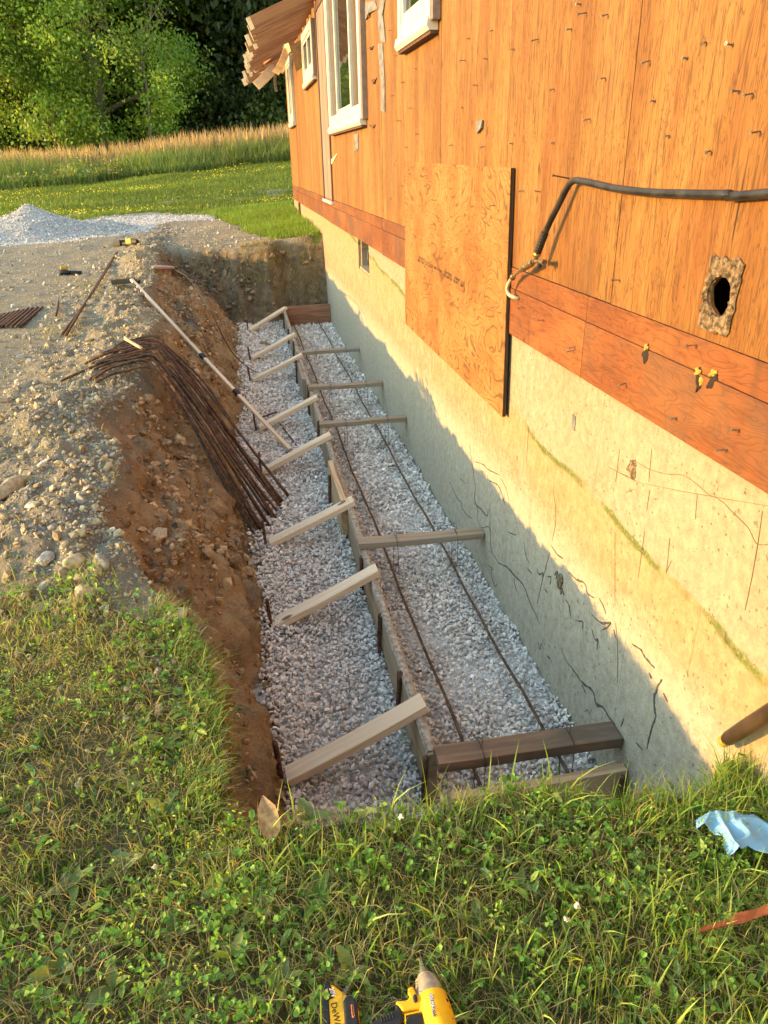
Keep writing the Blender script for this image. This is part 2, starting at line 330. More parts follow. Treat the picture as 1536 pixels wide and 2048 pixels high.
def concrete_material():
    t = NT('old_concrete'); p = t.pos(); xyz = t.n('SeparateXYZ', {0: p}); y, z = xyz.outputs[1], xyz.outputs[2]
    n1 = t.noise(p, 1.3, 6, .6); n2 = t.noise(p, 7., 5, .65); n3 = t.noise(p, 70., 4, .7)
    c = t.mix(t.step(n1, .3, .7), (.275, .255, .19), (.25, .215, .145)); c = t.mix(t.math('MULTIPLY', t.step(n2, .45, .75), .5), c, (.24, .19, .125))
    wob = t.math('MULTIPLY', t.math('SUBTRACT', t.noise(p, 1.6, 4), .5), .16)
    d = t.math('SUBTRACT', t.math('ADD', z, wob), t.math('MULTIPLY_ADD', y, .062, .195))   # old soil line, rising along the wall
    below = t.step(d, .012, -.02); bl = t.mix(t.step(n2, .3, .7), (.33, .265, .165), (.265, .195, .105))
    bl = t.mix(t.math('MULTIPLY', t.step(t.noise(t.map(p, (1, 1, .22)), 24., 5, .7), .45, .7), .55), bl, (.19, .155, .095)); bl = t.mix(t.math('MULTIPLY', t.step(t.noise(p, 3., 5, .7), .5, .7), .4), bl, (.27, .25, .20)); c = t.mix(below, c, bl)
    c = t.mix(t.math('MULTIPLY', t.step(z, .16, -.1), .85), c, t.mix(n2, (.385, .348, .272), (.425, .382, .298)))  # shadowed foot of the wall gets its own paler grey, lifting the shade
    warm = t.math('MULTIPLY', t.step(d, -.36, -.02), below); c = t.mix(t.math('MULTIPLY', warm, .5), c, (.34, .22, .11))
    mw = t.math('MULTIPLY_ADD', t.noise(p, 9., 5), .07, -.012); mk = t.math('MULTIPLY', t.step(t.math('ABSOLUTE', t.math('ADD', d, .01)), mw, t.math('MULTIPLY', mw, .3)), t.step(t.noise(p, 2.2, 3), .36, .5))
    mk = t.math('MULTIPLY', mk, t.step(n3, .3, .5)); c = t.mix(t.math('MULTIPLY', mk, .9), c, (.075, .12, .02))
    sp = t.noise(t.map(p, (1, 1, .8)), 44., 3, .6); spm = t.math('MULTIPLY', t.step(sp, .60, .68), t.step(t.noise(p, 2.9, 3), .38, .55)); c = t.mix(t.math('MULTIPLY', spm, .75), c, (.09, .085, .07))
    pit = t.n('TexVoronoi', {'Vector': p, 'Scale': 30.}).outputs['Distance']; pm = t.math('MULTIPLY', t.step(pit, .15, .08), t.step(t.noise(p, 6., 2), .40, .55)); c = t.mix(t.math('MULTIPLY', pm, .8), c, (.12, .085, .05)); p2 = t.n('TexVoronoi', {'Vector': t.map(p, (1, 1, .7)), 'Scale': 75.}).outputs['Distance']; c = t.mix(t.math('MULTIPLY', t.math('MULTIPLY', t.step(p2, .16, .08), t.step(t.noise(p, 4., 3), .42, .6)), .65), c, (.13, .095, .055)); sk = t.noise(t.map(p, (1, 1, .07)), 16., 5, .7); c = t.mix(t.math('MULTIPLY', t.step(sk, .5, .72), .35), c, (.22, .175, .105))
    # form-board lines and hairline cracks
    fy = t.math('ABSOLUTE', t.math('SUBTRACT', t.math('FRACT', t.math('ADD', t.math('MULTIPLY', y, 2.62), t.math('MULTIPLY', z, .05))), .5))
    fl = t.math('MULTIPLY', t.step(fy, .007, .002), t.step(t.noise(t.map(p, (1, 1, .6)), 3.4, 3), .45, .56)); c = t.mix(t.math('MULTIPLY', fl, .6), c, (.12, .095, .06))
    drip = t.math('MULTIPLY', t.step(z, .55, .80), t.step(t.noise(t.map(p, (1, 1, .25)), 22., 4, .7), .56, .7)); c = t.mix(t.math('MULTIPLY', drip, .55), c, (.22, .12, .05))
    t.rough(.9); t.b.inputs['Specular IOR Level'].default_value = .2
    fg = t.noise(p, 22., 5, .75); t.color(t.mix(.42, c, t.mix(t.step(fg, .3, .7), (.55, .53, .5), (1.3, 1.3, 1.3)), 'MULTIPLY')); t.bump(t.math('ADD', t.math('ADD', n3, t.math('ADD', t.math('MULTIPLY', n2, .8), fg)), t.math('MULTIPLY', pm, -1.)), .7, .007); return t.m
M = {}
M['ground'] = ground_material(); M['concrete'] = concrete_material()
M['sheath'] = plywood('sheathing_ply', (.25, .142, .042), (.21, .104, .026), (.155, .064, .0145), 'v')
M['panel'] = plywood('panel_ply', (.255, .148, .046), (.23, .116, .031), (.20, .082, .018), 'contour')
M['rim'] = plywood('rim_ply', (.21, .078, .022), (.17, .056, .0155), (.125, .037, .011), 'rim')
M['ply_edge'] = wood('dark_ply_edge', (.07, .04, .025), (.04, .022, .014), 2, 60, False)
M['pine'] = wood('fresh_pine', (.76, .60, .43), (.68, .51, .345), 0, 22)
M['pine2'] = wood('cut_pine', (.56, .40, .24), (.46, .29, .15), 0, 22)
M['oldwood'] = wood('old_lumber', (.36, .26, .17), (.26, .17, .10), 0, 24, True, .85, (.26, .225, .18))
M['darkwood'] = wood('wet_lumber', (.27, .165, .10), (.18, .105, .062), 0, 24, True, .7, (.10, .075, .055))
M['redwood'] = wood('red_form_board', (.34, .17, .10), (.25, .11, .06), 0, 24, True, .8)
M['form'] = wood('form_ply', (.44, .33, .205), (.33, .23, .135), 0, 14, True, .85, (.30, .235, .16), contrast=.7)
M['rafter'] = wood('rafter_pine', (.33, .155, .068), (.25, .10, .04), 0, 22)
M['pale_end'] = plain('pale_wood_and_lit_end', (.66, .50, .30), .8)
M['grey_board'] = wood('grey_weathered_board', (.21, .185, .165), (.15, .125, .11), 2, 20, False, .85, (.24, .17, .13))
M['dark_board'] = wood('dark_brown_board', (.12, .065, .045), (.08, .04, .03), 2, 20, False, .8)
M['white'] = plain('white_vinyl', (.55, .53, .48), .4, vary=.08, scale=8)
M['flash'] = plain('brown_flashing_shade', (.20, .15, .13), .5)
M['scrap'] = plain('grey_house_wrap', (.15, .15, .155), .7, vary=.4, scale=20)
M['dark'] = plain('dark_interior', (.02, .014, .01), .9)
M['black'] = plain('black_rubber', (.018, .018, .019), .55, scale=60)
M['hose'] = plain('black_poly_pipe', (.022, .021, .022), .38, scale=14, vary=.5)
M['rust'] = plain('rusty_steel', (.11, .055, .033), .75, .25, .55, 45)
M['rebar'] = plain('brown_rebar', (.095, .062, .042), .65, .35, .5, 30)
M['wire'] = plain('tie_wire', (.05, .045, .04), .5, .6)
M['steel'] = plain('nail_steel', (.22, .19, .16), .45, .7, .4, 90)
M['brass'] = plain('brass', (.50, .34, .12), .35, .9, .3, 60)
M['bronze'] = plain('dull_brass', (.20, .145, .08), .45, .7, .4, 60)
M['clear'] = plain('cloudy_tube', (.45, .36, .27), .35)
M['yellow'] = plain('yellow_plastic', (.80, .42, .012), .42, vary=.1, scale=25)
M['nose'] = plain('dusty_grey_housing', (.33, .27, .20), .6, .1, .35, 45)
M['foam'] = plain('yellow_foam', (.42, .22, .04), .8, vary=.3, scale=60)
M['mortar'] = plain('dirty_mortar', (.125, .09, .055), .95, vary=.75, scale=70)
M['white_paint'] = plain('white_print', (.8, .8, .78), .5)
M['ink'] = plain('black_ink', (.03, .02, .015), .8)
M['inkgrey'] = plain('grey_ink', (.20, .14, .11), .8)
M['orange'] = plain('orange_print', (.8, .22, .05), .5)
M['dull_yellow'] = plain('dull_yellow', (.40, .24, .03), .5); M['pink'] = plain('pink_can', (.60, .44, .52), .35)
M['cloth'] = plain('pale_blue_cloth', (.17, .34, .50), .9, vary=.12, scale=14)
M['splinter'] = wood('red_cedar_splinter', (.42, .13, .05), (.33, .09, .035), 0, 20, False)
M['pipe'] = plain('brown_handle', (.042, .028, .017), .4, scale=12, vary=.35)
M['leafdry'] = plain('dry_leaf', (.34, .22, .10), .8, vary=.4, scale=50)
M['stone'] = attr_solid('gravel_stone', .9, 90., .4, .25)
M['rock'] = attr_solid('rock', .92, 40., .7, .55, .01)
M['grass'] = attr_leaf('grass_blade', .45, .45, .35)
M['leaf'] = attr_leaf('tree_leaf', .38, .5, .3)
M['bark'] = wood('bark', (.10, .085, .065), (.06, .05, .04), 2, 40, False, .95)
t = NT('window_glass'); t.color((.012, .014, .013)); t.rough(.03); t.b.inputs['Specular IOR Level'].default_value = .9; M['glass'] = t.m
t = NT('screen_glass'); t.color((.10, .072, .058)); t.rough(.25); M['screen'] = t.m
# ------------------------------------------------------------------ ground sheet
def axis(parts):
    o = [parts[0][0]]
    for a, b, d in parts: n = max(1, int(round((b-a)/d))); o += list(a+(b-a)*np.arange(1, n+1)/n)
    return np.array(o)
gx = axis([(-260, -60, 25), (-60, -20, 4), (-20, -8, .6), (-8, -3.6, .12), (-3.6, -2.9, .05), (-2.9, -2.5, .024), (-2.5, -1.1, .0145), (-1.1, .12, .03), (.12, .3, .06), (.3, 12, 1.2), (12, 60, 8), (60, 260, 25)])
gy = axis([(-120, -20, 12), (-20, -2, 2), (-2, .5, .15), (.5, 1.3, .03), (1.3, 8.5, .019), (8.5, 14, .04), (14, 22, .15), (22, 45, .6), (45, 100, 6), (100, 420, 40)])
XX, YY = np.meshgrid(gx, gy); ZZ = H(XX, YY)
ny, nx = XX.shape; idx = np.arange(ny*nx).reshape(ny, nx)
F = np.stack([idx[:-1, :-1].ravel(), idx[:-1, 1:].ravel(), idx[1:, 1:].ravel(), idx[1:, :-1].ravel()], 1)
zn = np.stack([zone_lawn(XX, YY).ravel(), zone_clay(XX, YY).ravel(), zone_gravel(XX, YY).ravel()], 1)
# overhanging clods: push the steep bank sideways a little so it is not a pure height field
mm = dig(XX, YY); bk = np.clip(np.minimum(mm*5, (1-mm)*5), 0, 1)
XX2 = XX+bk*(.06*fbm(YY*4, ZZ*6, 81, 3)+.022*fbm(YY*15, ZZ*17, 82, 3)); YY2 = YY+bk*.03*fbm(XX*9, ZZ*9, 83, 3)
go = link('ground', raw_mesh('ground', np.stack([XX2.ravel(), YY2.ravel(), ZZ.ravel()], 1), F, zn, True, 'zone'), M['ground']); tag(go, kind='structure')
b = MB(); ys = np.linspace(1.45, 12.2, 44); vs = []
for y in ys: vs += [(float(XT(y))-.12, y, -.762+.01*math.sin(y*3)), (-.005, y, -.765)]
b.add(vs, [(2*i, 2*i+1, 2*i+3, 2*i+2) for i in range(len(ys)-1)])
t = NT('crushed_stone'); p = t.pos(); v = t.n('TexVoronoi', {'Vector': p, 'Scale': 45.}); t.color(t.mix(v.outputs['Distance'], (.56, .53, .50), (.40, .38, .36))); t.rough(.95); t.bump(v.outputs['Distance'], 1., .02)
tag(b.build('gravel_bed', t.m, fix=False), kind='structure')
# ------------------------------------------------------------------ house
house = thing('house', (0, 6, .8), 'long single storey house stripped to orange plywood sheathing on a concrete foundation', 'house')
Y0, Y1, XB = -7.0, 18.6, 8.0
ZR0, ZR1, ZT = .79, 1.08, 3.52
def cells(lo, hi, holes): return sorted(set([lo, hi]+[v for h in holes for v in h]))
def holed_wall(b, x0, x1, ya, yb, za, zb, holes):
    ye = cells(ya, yb, [(h[0], h[1]) for h in holes]); ze = cells(za, zb, [(h[2], h[3]) for h in holes])
    for i in range(len(ye)-1):
        for j in range(len(ze)-1):
            cy, cz = (ye[i]+ye[i+1])/2, (ze[j]+ze[j+1])/2
            if not any(h[0] < cy < h[1] and h[2] < cz < h[3] for h in holes): b.box((x0, ye[i], ze[j]), (x1, ye[i+1], ze[j+1]))
VENT = (7.88, 8.63, .46, .80)
b = MB(); holed_wall(b, 0, .22, Y0, Y1, -1.0, ZR0, [VENT[:3]+(ZR0+1,)] if False else [(VENT[0], VENT[1], VENT[2], ZR0)])
b.box((.22, Y1-.22, -1.), (XB, Y1, ZR0)); fnd = b.build('foundation_wall', M['concrete'], house)
b = MB(); b.box((.6, 7.2, .2), (.62, 9.3, .9)); b.build('basement_interior', M['dark'], house)
fr = MB(); y0, y1, z0, z1 = VENT; fr.box((.03, y0, z0), (.12, y0+.04, z1-.012)); fr.box((.03, y1-.04, z0), (.12, y1, z1-.012)); fr.box((.005, y0+.0405, z0), (.13, y1-.0405, z0+.03))
fr.build('basement_window', M['oldwood'], house, bevel=.003)
b = MB(); b.tube([(.06, 8.2, .78), (.03, 8.1, .68), (.02, 8.12, .6), (.05, 8.2, .52), (.09, 8.15, .5)], .006, 6); b.tube([(.06, 8.0, .78), (.05, 7.97, .68), (.04, 7.98, .6), (.06, 8.05, .52)], .004, 6)
b.build('dangling_wire', M['scrap'], house)
b = MB(); b.box((-.03, 16.75, .36), (-.001, 17.0, .775)); b.build('dark_strip', M['dark_board'], house)
# rim: a narrow course over a broad one, with butt joints
ye = [Y0, -4.6, -2.2, .25, 2.66, 5.1, 7.0, 9.45, 11.6, 13.44, 16., Y1]
for i in range(len(ye)-1):
    a, c = ye[i]+.0015, ye[i+1]-.0015; dz = random.uniform(-.006, .006); dx = random.uniform(-.002, .002)
    m_ = MB(); m_.box((-.016+dx, a, ZR0-.012+dz), (-.002, c, ZR0+.195)); m_.build('rim_board', M['rim'], house, bevel=.002)
    m_ = MB(); m_.box((-.014-dx, a, ZR0+.197), (-.002, c, ZR1-.002)); m_.build('rim_board', M['rim'], house, bevel=.002)
# sheathing sheets 1.22 m wide, some butted out of square; one has a vent hole
def ellipse_hole_sheet(y0, y1, z0, z1, cy, cz, ry, rz, x0, x1):
    n = 40; el = []; rc = []
    for k in range(n):
        a = 2*math.pi*k/n; w = 1+.05*math.sin(3*a+1)+.03*math.sin(7*a); el.append((cy+ry*w*math.cos(a), cz+rz*w*math.sin(a)))
        d = (math.cos(a), math.sin(a)); tt = min([((y1 if d[0] > 0 else y0)-cy)/d[0] if abs(d[0]) > 1e-6 else 1e9, ((z1 if d[1] > 0 else z0)-cz)/d[1] if abs(d[1]) > 1e-6 else 1e9]); rc.append([cy+d[0]*tt, cz+d[1]*tt])
    for (yy, zz) in ((y0, z0), (y0, z1), (y1, z0), (y1, z1)):
        i = min(range(n), key=lambda k: (rc[k][0]-yy)**2+(rc[k][1]-zz)**2); rc[i] = [yy, zz]
    vs = [(x0, *p) for p in rc]+[(x0, *p) for p in el]+[(x1, *p) for p in el]+[(x1, *p) for p in rc]; fs = []
    for k in range(n):
        q = (k+1) % n; fs += [(k, q, n+q, n+k), (n+k, n+q, 2*n+q, 2*n+k), (2*n+k, 2*n+q, 3*n+q, 3*n+k), (3*n+k, 3*n+q, q, k)]
    return vs, fs
seams = [Y0, -6.06, -4.84, -3.62, -2.40, -1.18, .04, 1.26, 2.48, 3.68, 4.92, 6.02, 6.93, 7.62, 8.84, 10.05, 10.66, 11.74, 12.9, 14.1, 15.3, 16.5, 17.6, Y1]
HC = atx((1441, 592), -.014); HY, HZ = float(HC[1]), float(HC[2])
for i in range(len(seams)-1):
    a, c = seams[i]+random.uniform(.0012, .0035), seams[i+1]-random.uniform(.0012, .0035)
    if abs(seams[i]-10.66) < .01: continue                        # the doorway
    dx = random.uniform(-.0025, .0015)
    m_ = MB()
    if a < HY < c:
        v_, f_ = ellipse_hole_sheet(a, c, ZR1+.001, ZT, HY, HZ, .050, .050, -.012+dx, -.001); m_.add(v_, f_)
    else: m_.box((-.012+dx, a, ZR1+.001+random.uniform(0, .003)), (-.001, c, ZT+random.uniform(0, .02)))
    m_.build('plywood_sheet', M['sheath'], house)
b = MB(); b.box((.0, Y0, ZR0), (.012, HY-.1, ZT)); b.box((.0, HY+.1, ZR0), (.012, 10.66, ZT)); b.box((.0, 11.74, ZR0), (.012, Y1, ZT)); b.box((0, HY-.1, ZR0), (.012, HY+.1, HZ-.1)); b.box((0, HY-.1, HZ+.1), (.012, HY+.1, ZT))
b.box((.09, 10.4, ZR0), (.10, 12, ZT)); b.box((.3, HY-.6, HZ-.5), (.31, HY+.6, HZ+.5))
b.box((0.012, Y1-.02, ZR0), (XB, Y1-.001, ZT)); b.box((0.012, Y0+.001, ZR0), (XB, Y0+.02, ZT)); b.box((XB-.02, Y0+.02, ZR0), (XB, Y1-.02, ZT)); b.build('inner_wall', M['dark_board'], house)
b = MB(); b.prism([(-.05, ZT+.17), (4.1, ZT+1.75), (XB+.3, ZT+.17), (XB+.3, ZT+.2), (4.1, ZT+1.8), (-.05, ZT+.2)], lambda u, v, w: (u, w, v), Y0, Y1+.3); b.build('roof', M['oldwood'], house)
# mortar surround of the vent hole
b = MB(); n = 44; outl = []
vs = []
for k in range(n):
    a = 2*math.pi*k/n; ca, sa = math.cos(a), math.sin(a); q = max(abs(ca)/.074, abs(sa)/.098); r = 1/q*(1+.06*random.uniform(-1, 1)); ri = .052*(1+.04*math.sin(3*a+1)+.03*random.uniform(-1, 1))
    for (rr, xx) in ((r, -.0165), (r*.94, -.022+random.uniform(-.005, .005)), (ri*1.12, -.023+random.uniform(-.006, .006)), (ri, -.020), (ri*.97, -.008)):
        vs.append((xx, HY+rr*ca-(.008*sa if rr > .06 else 0), HZ+rr*sa))
b.add(vs, [(k*5+j, ((k+1) % n)*5+j, ((k+1) % n)*5+j+1, k*5+j+1) for k in range(n) for j in range(4)]); b.build('mortar_surround', M['mortar'], house)
# loose 4x8 panel fixed over sheathing and foundation
PY0, PY1, PZ0, PZ1 = 3.50, 5.88, .355, 1.535
b = MB(); b.prism([(PY0+.03, PZ1-.03), (PY1, PZ1), (PY1+.03, PZ0+.01), (PY0-.02, PZ0)], lambda u, v, w: (w, u, v), -.036, -.0345); pn = b.build('plywood_panel', M['panel'], house); pn['label'] = 'newer yellow plywood panel with a black grade stamp'
b = MB(); b.prism([(PY0+.031, PZ1-.031), (PY1, PZ1-.001), (PY1+.029, PZ0+.011), (PY0-.019, PZ0+.001)], lambda u, v, w: (w, u, v), -.0342, -.0172); ed = b.build('panel_core', M['ply_edge'], house)
# grade stamp on the panel: a row of small broken characters between two bars
def glyph_rows(p0, p1, rows, hgt, seed, x, m, bars=True):
    r = random.Random(seed); A = Vector((x, *p0)); B = Vector((x, *p1)); L = (B-A).length; d = (B-A)/L; up = Vector((0, d.z, -d.y)); up = up if up.z > 0 else -up; mb = MB()
    def blk(s0, s1, v0, v1): q = [A+d*s0+up*v0, A+d*s1+up*v0, A+d*s1+up*v1, A+d*s0+up*v1]; mb.add([tuple(v+Vector((-.0006, 0, 0))) for v in q]+[tuple(v) for v in q], [(0, 1, 2, 3), (0, 4, 5, 1), (1, 5, 6, 2), (2, 6, 7, 3), (3, 7, 4, 0), (7, 6, 5, 4)])
    for (v0, h, a0, a1, cw) in rows:
        s = a0*L
        while s < a1*L:
            w = cw*r.uniform(.6, 1.1)
            if r.random() < .86:
                k = r.random()
                blk(s, s+w*.26, v0, v0+h)
                if k < .55: blk(s+w*.27, s+w*.75, v0+h*.72, v0+h)
                if k > .3: blk(s+w*.27, s+w*.75, v0, v0+h*.28)
                if k > .5: blk(s+w*.76, s+w, v0+h*.1, v0+h*.9)
            s += w*1.35
    if bars:
        for s in bars: blk(s*L, s*L+.006, -hgt*.6, hgt*1.5)
    return mb.build('grade_stamp', m, house)
sa, sb = atx((836, 522), -.0366), atx((929, 577), -.0366)
glyph_rows((sa[1], sa[2]), (sb[1], sb[2]), [(0, .018, 0, .15, .02), (.024, .014, .0, .15, .02), (.004, .026, .19, .36, .03), (.012, .018, .40, .62, .022), (.0, .016, .60, .95, .022), (.021, .016, .62, .9, .02), (.002, .035, .95, .99, .045)], .03, 5, -.0364, M['ink'], bars=(.165, .995))
# windows
def window(ya, yb, za, zb, label, panes, sill=True, dep=.055, fw=.075, casing=None):
    x0 = -.0135-dep; f = MB(); f.box((x0, ya, za), (-.0135, ya+fw, zb)); f.box((x0, yb-fw, za), (-.0135, yb, zb)); f.box((x0, ya+fw+.0005, zb-fw), (-.0135, yb-fw-.0005, zb)); f.box((x0, ya+fw+.0005, za), (-.0135, yb-fw-.0005, za+fw))
    w = f.build('window', M['white'], house, bevel=.004); w['label'] = label; inner = (yb-ya-2*fw)
    for (a, c, kind) in panes:
        pa, pc = ya+fw+a*inner, ya+fw+c*inner; s = .045 if kind == 'sash' else .016; g = MB(); xs = x0+.014
        g.box((xs, pa+.001, za+fw+.001), (-.016, pa+s, zb-fw-.001)); g.box((xs, pc-s, za+fw+.001), (-.016, pc-.001, zb-fw-.001)); g.box((xs, pa+s+.0005, za+fw+.001), (-.016, pc-s-.0005, za+fw+s*1.2)); g.box((xs, pa+s+.0005, zb-fw-s), (-.016, pc-s-.0005, zb-fw-.001))
        g.build('sash', M['white'], w, bevel=.003)
        q = MB(); q.box((-.030 if kind == 'sash' else -.026, pa+s, za+fw+s*1.2), (-.018, pc-s, zb-fw-s)); q.build('pane', M['glass'] if kind == 'sash' else M['screen'], w)
    if sill:
        q = MB(); q.prism([(-.016, za-.075), (x0-.004, za-.075), (x0-.02, za-.05), (x0-.012, za-.002), (-.016, za-.002)], lambda u, v, ww: (u, ww, v), ya-.02, yb+.02); q.build('sill', M['white'], w, bevel=.003)
        q = MB(); q.box((x0+.006, ya-.012, za-.092), (-.0145, yb+.012, za-.0755)); q.build('sill_flashing', M['dark_board'], w)
    if casing:
        q = MB(); q.box((x0+.004, ya-casing, za-.03), (-.0140, ya-.001, zb)); q.build('casing', M['flash'], w, bevel=.004)  # near side casing: flashing brown with the shade of that face painted in
        q = MB(); q.box((x0-.002, ya-casing*.45, za-.02), (x0+.0035, ya-.001, zb)); q.build('casing_trim', M['white'], w, bevel=.001)
    return w
window(5.0, 5.93, 2.30, 3.40, 'white window nearest the camera, shade coloured casing on its right', [(0, 1, 'sash')], casing=.07, fw=.07)
window(7.72, 10.3, 1.92, 3.43, 'wide white three light window with brown screens at both sides', [(0, .26, 'screen'), (.26, .74, 'sash'), (.74, 1, 'screen')], casing=.10, fw=.09)
window(12.0, 13.6, 2.66, 3.30, 'small white window right beyond the grey doorway', [(0, .5, 'sash'), (.5, 1, 'sash')], casing=.06, fw=.10)
window(16.35, 17.5, 2.26, 3.36, 'narrow looking white window nearest the far corner', [(0, .5, 'sash'), (.5, 1, 'sash')], fw=.10)
# boarded doorway
dz0 = ZR1-.02; b = MB(); b.box((-.03, 10.66, dz0), (.06, 10.735, ZT-.1)); b.box((-.03, 11.66, dz0), (.06, 11.735, ZT-.1)); b.box((-.03, 10.7355, ZT-.2), (.06, 11.6595, ZT-.1)); dr = b.build('doorway', M['dark_board'], house, bevel=.003); dr['label'] = 'narrow doorway closed with grey weathered boards'
for k in range(4): b = MB(); b.box((-.022+.003*(k % 2), 10.737+k*.2305, dz0+.02), (-.004, 10.737+(k+1)*.2305-.004, ZT-.205)); b.build('board', M['grey_board'], dr, bevel=.002)
b = MB(); b.box((-.05, 10.65, dz0-.035), (.06, 11.75, dz0-.001)); b.build('threshold', M['white'], dr, bevel=.003)
# torn flashing, house-wrap scraps, nails, foam plugs
def scrap(pts, m, name='wrap_scrap', x=-.0165, curl=.006):
    q = [atx(p, x) for p in pts]; mb = MB(); n = len(q); vs = [(x-random.uniform(0, curl), v[1], v[2]) for v in q]; c = np.mean(vs, 0); vs.append((x-curl*1.2, c[1], c[2])); vs += [(x+.0012, v[1], v[2]) for v in q]
    mb.add(vs, [(i, (i+1) % n, n) for i in range(n)]+[((i+1) % n, i, n+1+i, n+1+(i+1) % n) for i in range(n)]); return mb.build(name, m, house)
def strip(pl, wd, m, seed):
    r = random.Random(seed); L = [(p[0]-wd*r.uniform(.3, .6), p[1]) for p in pl]; R = [(p[0]+wd*r.uniform(.3, .6), p[1]+r.uniform(-3, 3)) for p in reversed(pl)]; return scrap(L+R, m, 'wrap_strip')
strip([(764, 0), (762, 30), (764, 60), (766, 84)], 11, M['scrap'], 1); strip([(761, 88), (763, 120), (765, 160), (765, 222)], 9, M['scrap'], 2)
scrap([(733, 5), (752, 2), (755, 18), (742, 26), (734, 40)], M['scrap'], curl=.02); scrap([(708, 268), (716, 267), (717, 298), (712, 302), (707, 300), (711, 290)], M['scrap'])
scrap([(953, 243), (966, 240), (965, 256), (957, 267), (954, 258)], M['scrap'], curl=.012); scrap([(652, 330), (660, 322), (676, 305), (664, 328)], M['pale_end'], curl=.004)
for P_ in ([(738, 95), (748, 92), (744, 100)], [(744, 160), (754, 155), (750, 168)], [(735, 30), (741, 26), (740, 36)], [(740, 250), (752, 249), (748, 256)]): scrap(P_, M['rust'], curl=.02)
nails = [(1142, 58), (1076, 78), (1215, 28), (1027, 97), (973, 118), (1108, 177), (1209, 155), (1108, 285), (1374, 118), (1340, 270), (1048, 381), (1080, 384), (1480, 182), (1520, 262), (1411, 82), (1180, 237), (1311, 203), (1505, 186), (968, 292), (1025, 288), (1173, 25), (930, 120), (925, 215), (905, 290), (938, 75), (985, 60), (1160, 8), (880, 400), (1000, 410), (996, 613), (860, 350), (1090, 640), (1150, 700), (1480, 860), (1395, 690), (1240, 560), (1420, 300), (1462, 90), (955, 170), (1300, 120)]
nails += [(1050+i*34, 615+i*22+(i*i*7) % 26) for i in range(0, 14, 3)]+[(600+i*22, 400+i*13+(i*5) % 9) for i in range(0, 9, 3)]
nails += [(640+i*9, 150+37*((i*5) % 7)) for i in range(3)]+[(782+((i*37) % 60), 60+i*26) for i in range(14)]
for i, p in enumerate(nails):
    q = atx(p, -.013); on_rim = q[2] < ZR1; x0 = -.036 if (PY0 < q[1] < PY1 and q[2] < PZ1) else (-.016 if on_rim else -.012); L = random.uniform(.012, .034)
    tip = Vector((x0-L, q[1]+random.uniform(-.008, .008), q[2]+random.uniform(-.008, .004))); mb = MB(); mb.tube([(x0+.004, q[1], q[2]), tip], .0021, 6); d = (tip-Vector((x0+.004, q[1], q[2]))).normalized(); mb.tube([tip, tip-d*.0018], .0055, 8); mb.build('nail', M['steel'], house)
def blob(name, c, r, m, parent, seed=0, sub=2, squash=(1, 1, 1), rough=.25):
    import bmesh
    bm = bmesh.new(); bmesh.ops.create_icosphere(bm, subdivisions=sub, radius=1.); q = random.Random(seed)
    for v in bm.verts:
        s = 1+rough*(vn(v.co.x*1.7+seed, v.co.y*1.7+v.co.z*2.1, seed)*2-1); v.co = Vector((v.co.x*squash[0], v.co.y*squash[1], v.co.z*squash[2]))*r*s
    me = bpy.data.meshes.new(name); bm.to_mesh(me); bm.free(); me.polygons.foreach_set('use_smooth', [True]*len(me.polygons)); return link(name, me, m, parent, loc=Vector(c))
for i, (p, dy) in enumerate([((1291, 700), 0), ((1396, 750), .004), ((1424, 754), 0)]):
    q = atx(p, -.017); c = (-.012, q[1], q[2]-.012); blob('drilled_hole', (-.0125, c[1], c[2]), .026, M['dark'], house, i, 3, (.2, .85, 1.25), .5)
    blob('foam_plug', (-.0155, q[1]+dy, q[2]+.008), .019, M['foam'], house, i+5, 3, (.16, .8, .6), .7)
    if i == 1: blob('foam_plug', (-.016, q[1]-.02, q[2]-.012), .012, M['foam'], house, 9, 2, (.6, .7, 1.3), .5)
q = atx((1148, 845), 0.); b = MB(); b.box((-.003, q[1]-.016, q[2]-.03), (.002, q[1]+.016, q[2]+.03)); b.build('metal_tag', M['scrap'], house)
q = atx((1122, 1172), 0.); blob('spalled_pit', (.004, q[1], q[2]), .035, M['mortar'], house, 3, 3, (.3, .8, 1.3), .8)
q = atx((1265, 940), 0.); blob('spalled_pit', (.003, q[1], q[2]), .028, M['mortar'], house, 4, 3, (.3, 1.1, 1.2), .8)
# mastic smears, saw lines and hairline cracks on the concrete
M['mastic'] = plain('black_mastic', (.075, .072, .062), .8, vary=.5, scale=80); M['crack'] = plain('crack_line', (.13, .09, .05), .9)
def wall_mark(pl, w, m, name, seed):
    r = random.Random(seed); q = smooth_path([atx((900+x/2.415, 840+y/2.415), -.0006) for x, y in pl], 5); n = len(q); vs = []
    for i, p in enumerate(q):
        t_ = (q[min(i+1, n-1)]-q[max(i-1, 0)]).normalized(); sd = Vector((0, -t_.z, t_.y)); ww = w*(.25+.75*math.sin(math.pi*(i+.5)/n)**.6)*r.uniform(.55, 1.3); j = Vector((0, r.uniform(-1, 1), r.uniform(-1, 1)))*w*.35
        vs += [tuple(p+j+sd*ww), tuple(p+j-sd*ww), tuple(p+j-sd*ww*.6+Vector((-.0012, 0, 0))), tuple(p+j+sd*ww*.6+Vector((-.0012, 0, 0)))]
    mb = MB(); mb.add(vs, [(i*4+a, i*4+b_, i*4+4+b_, i*4+4+a) for i in range(n-1) for a, b_ in ((1, 2), (2, 3), (3, 0))]); mb.build(name, m, house)
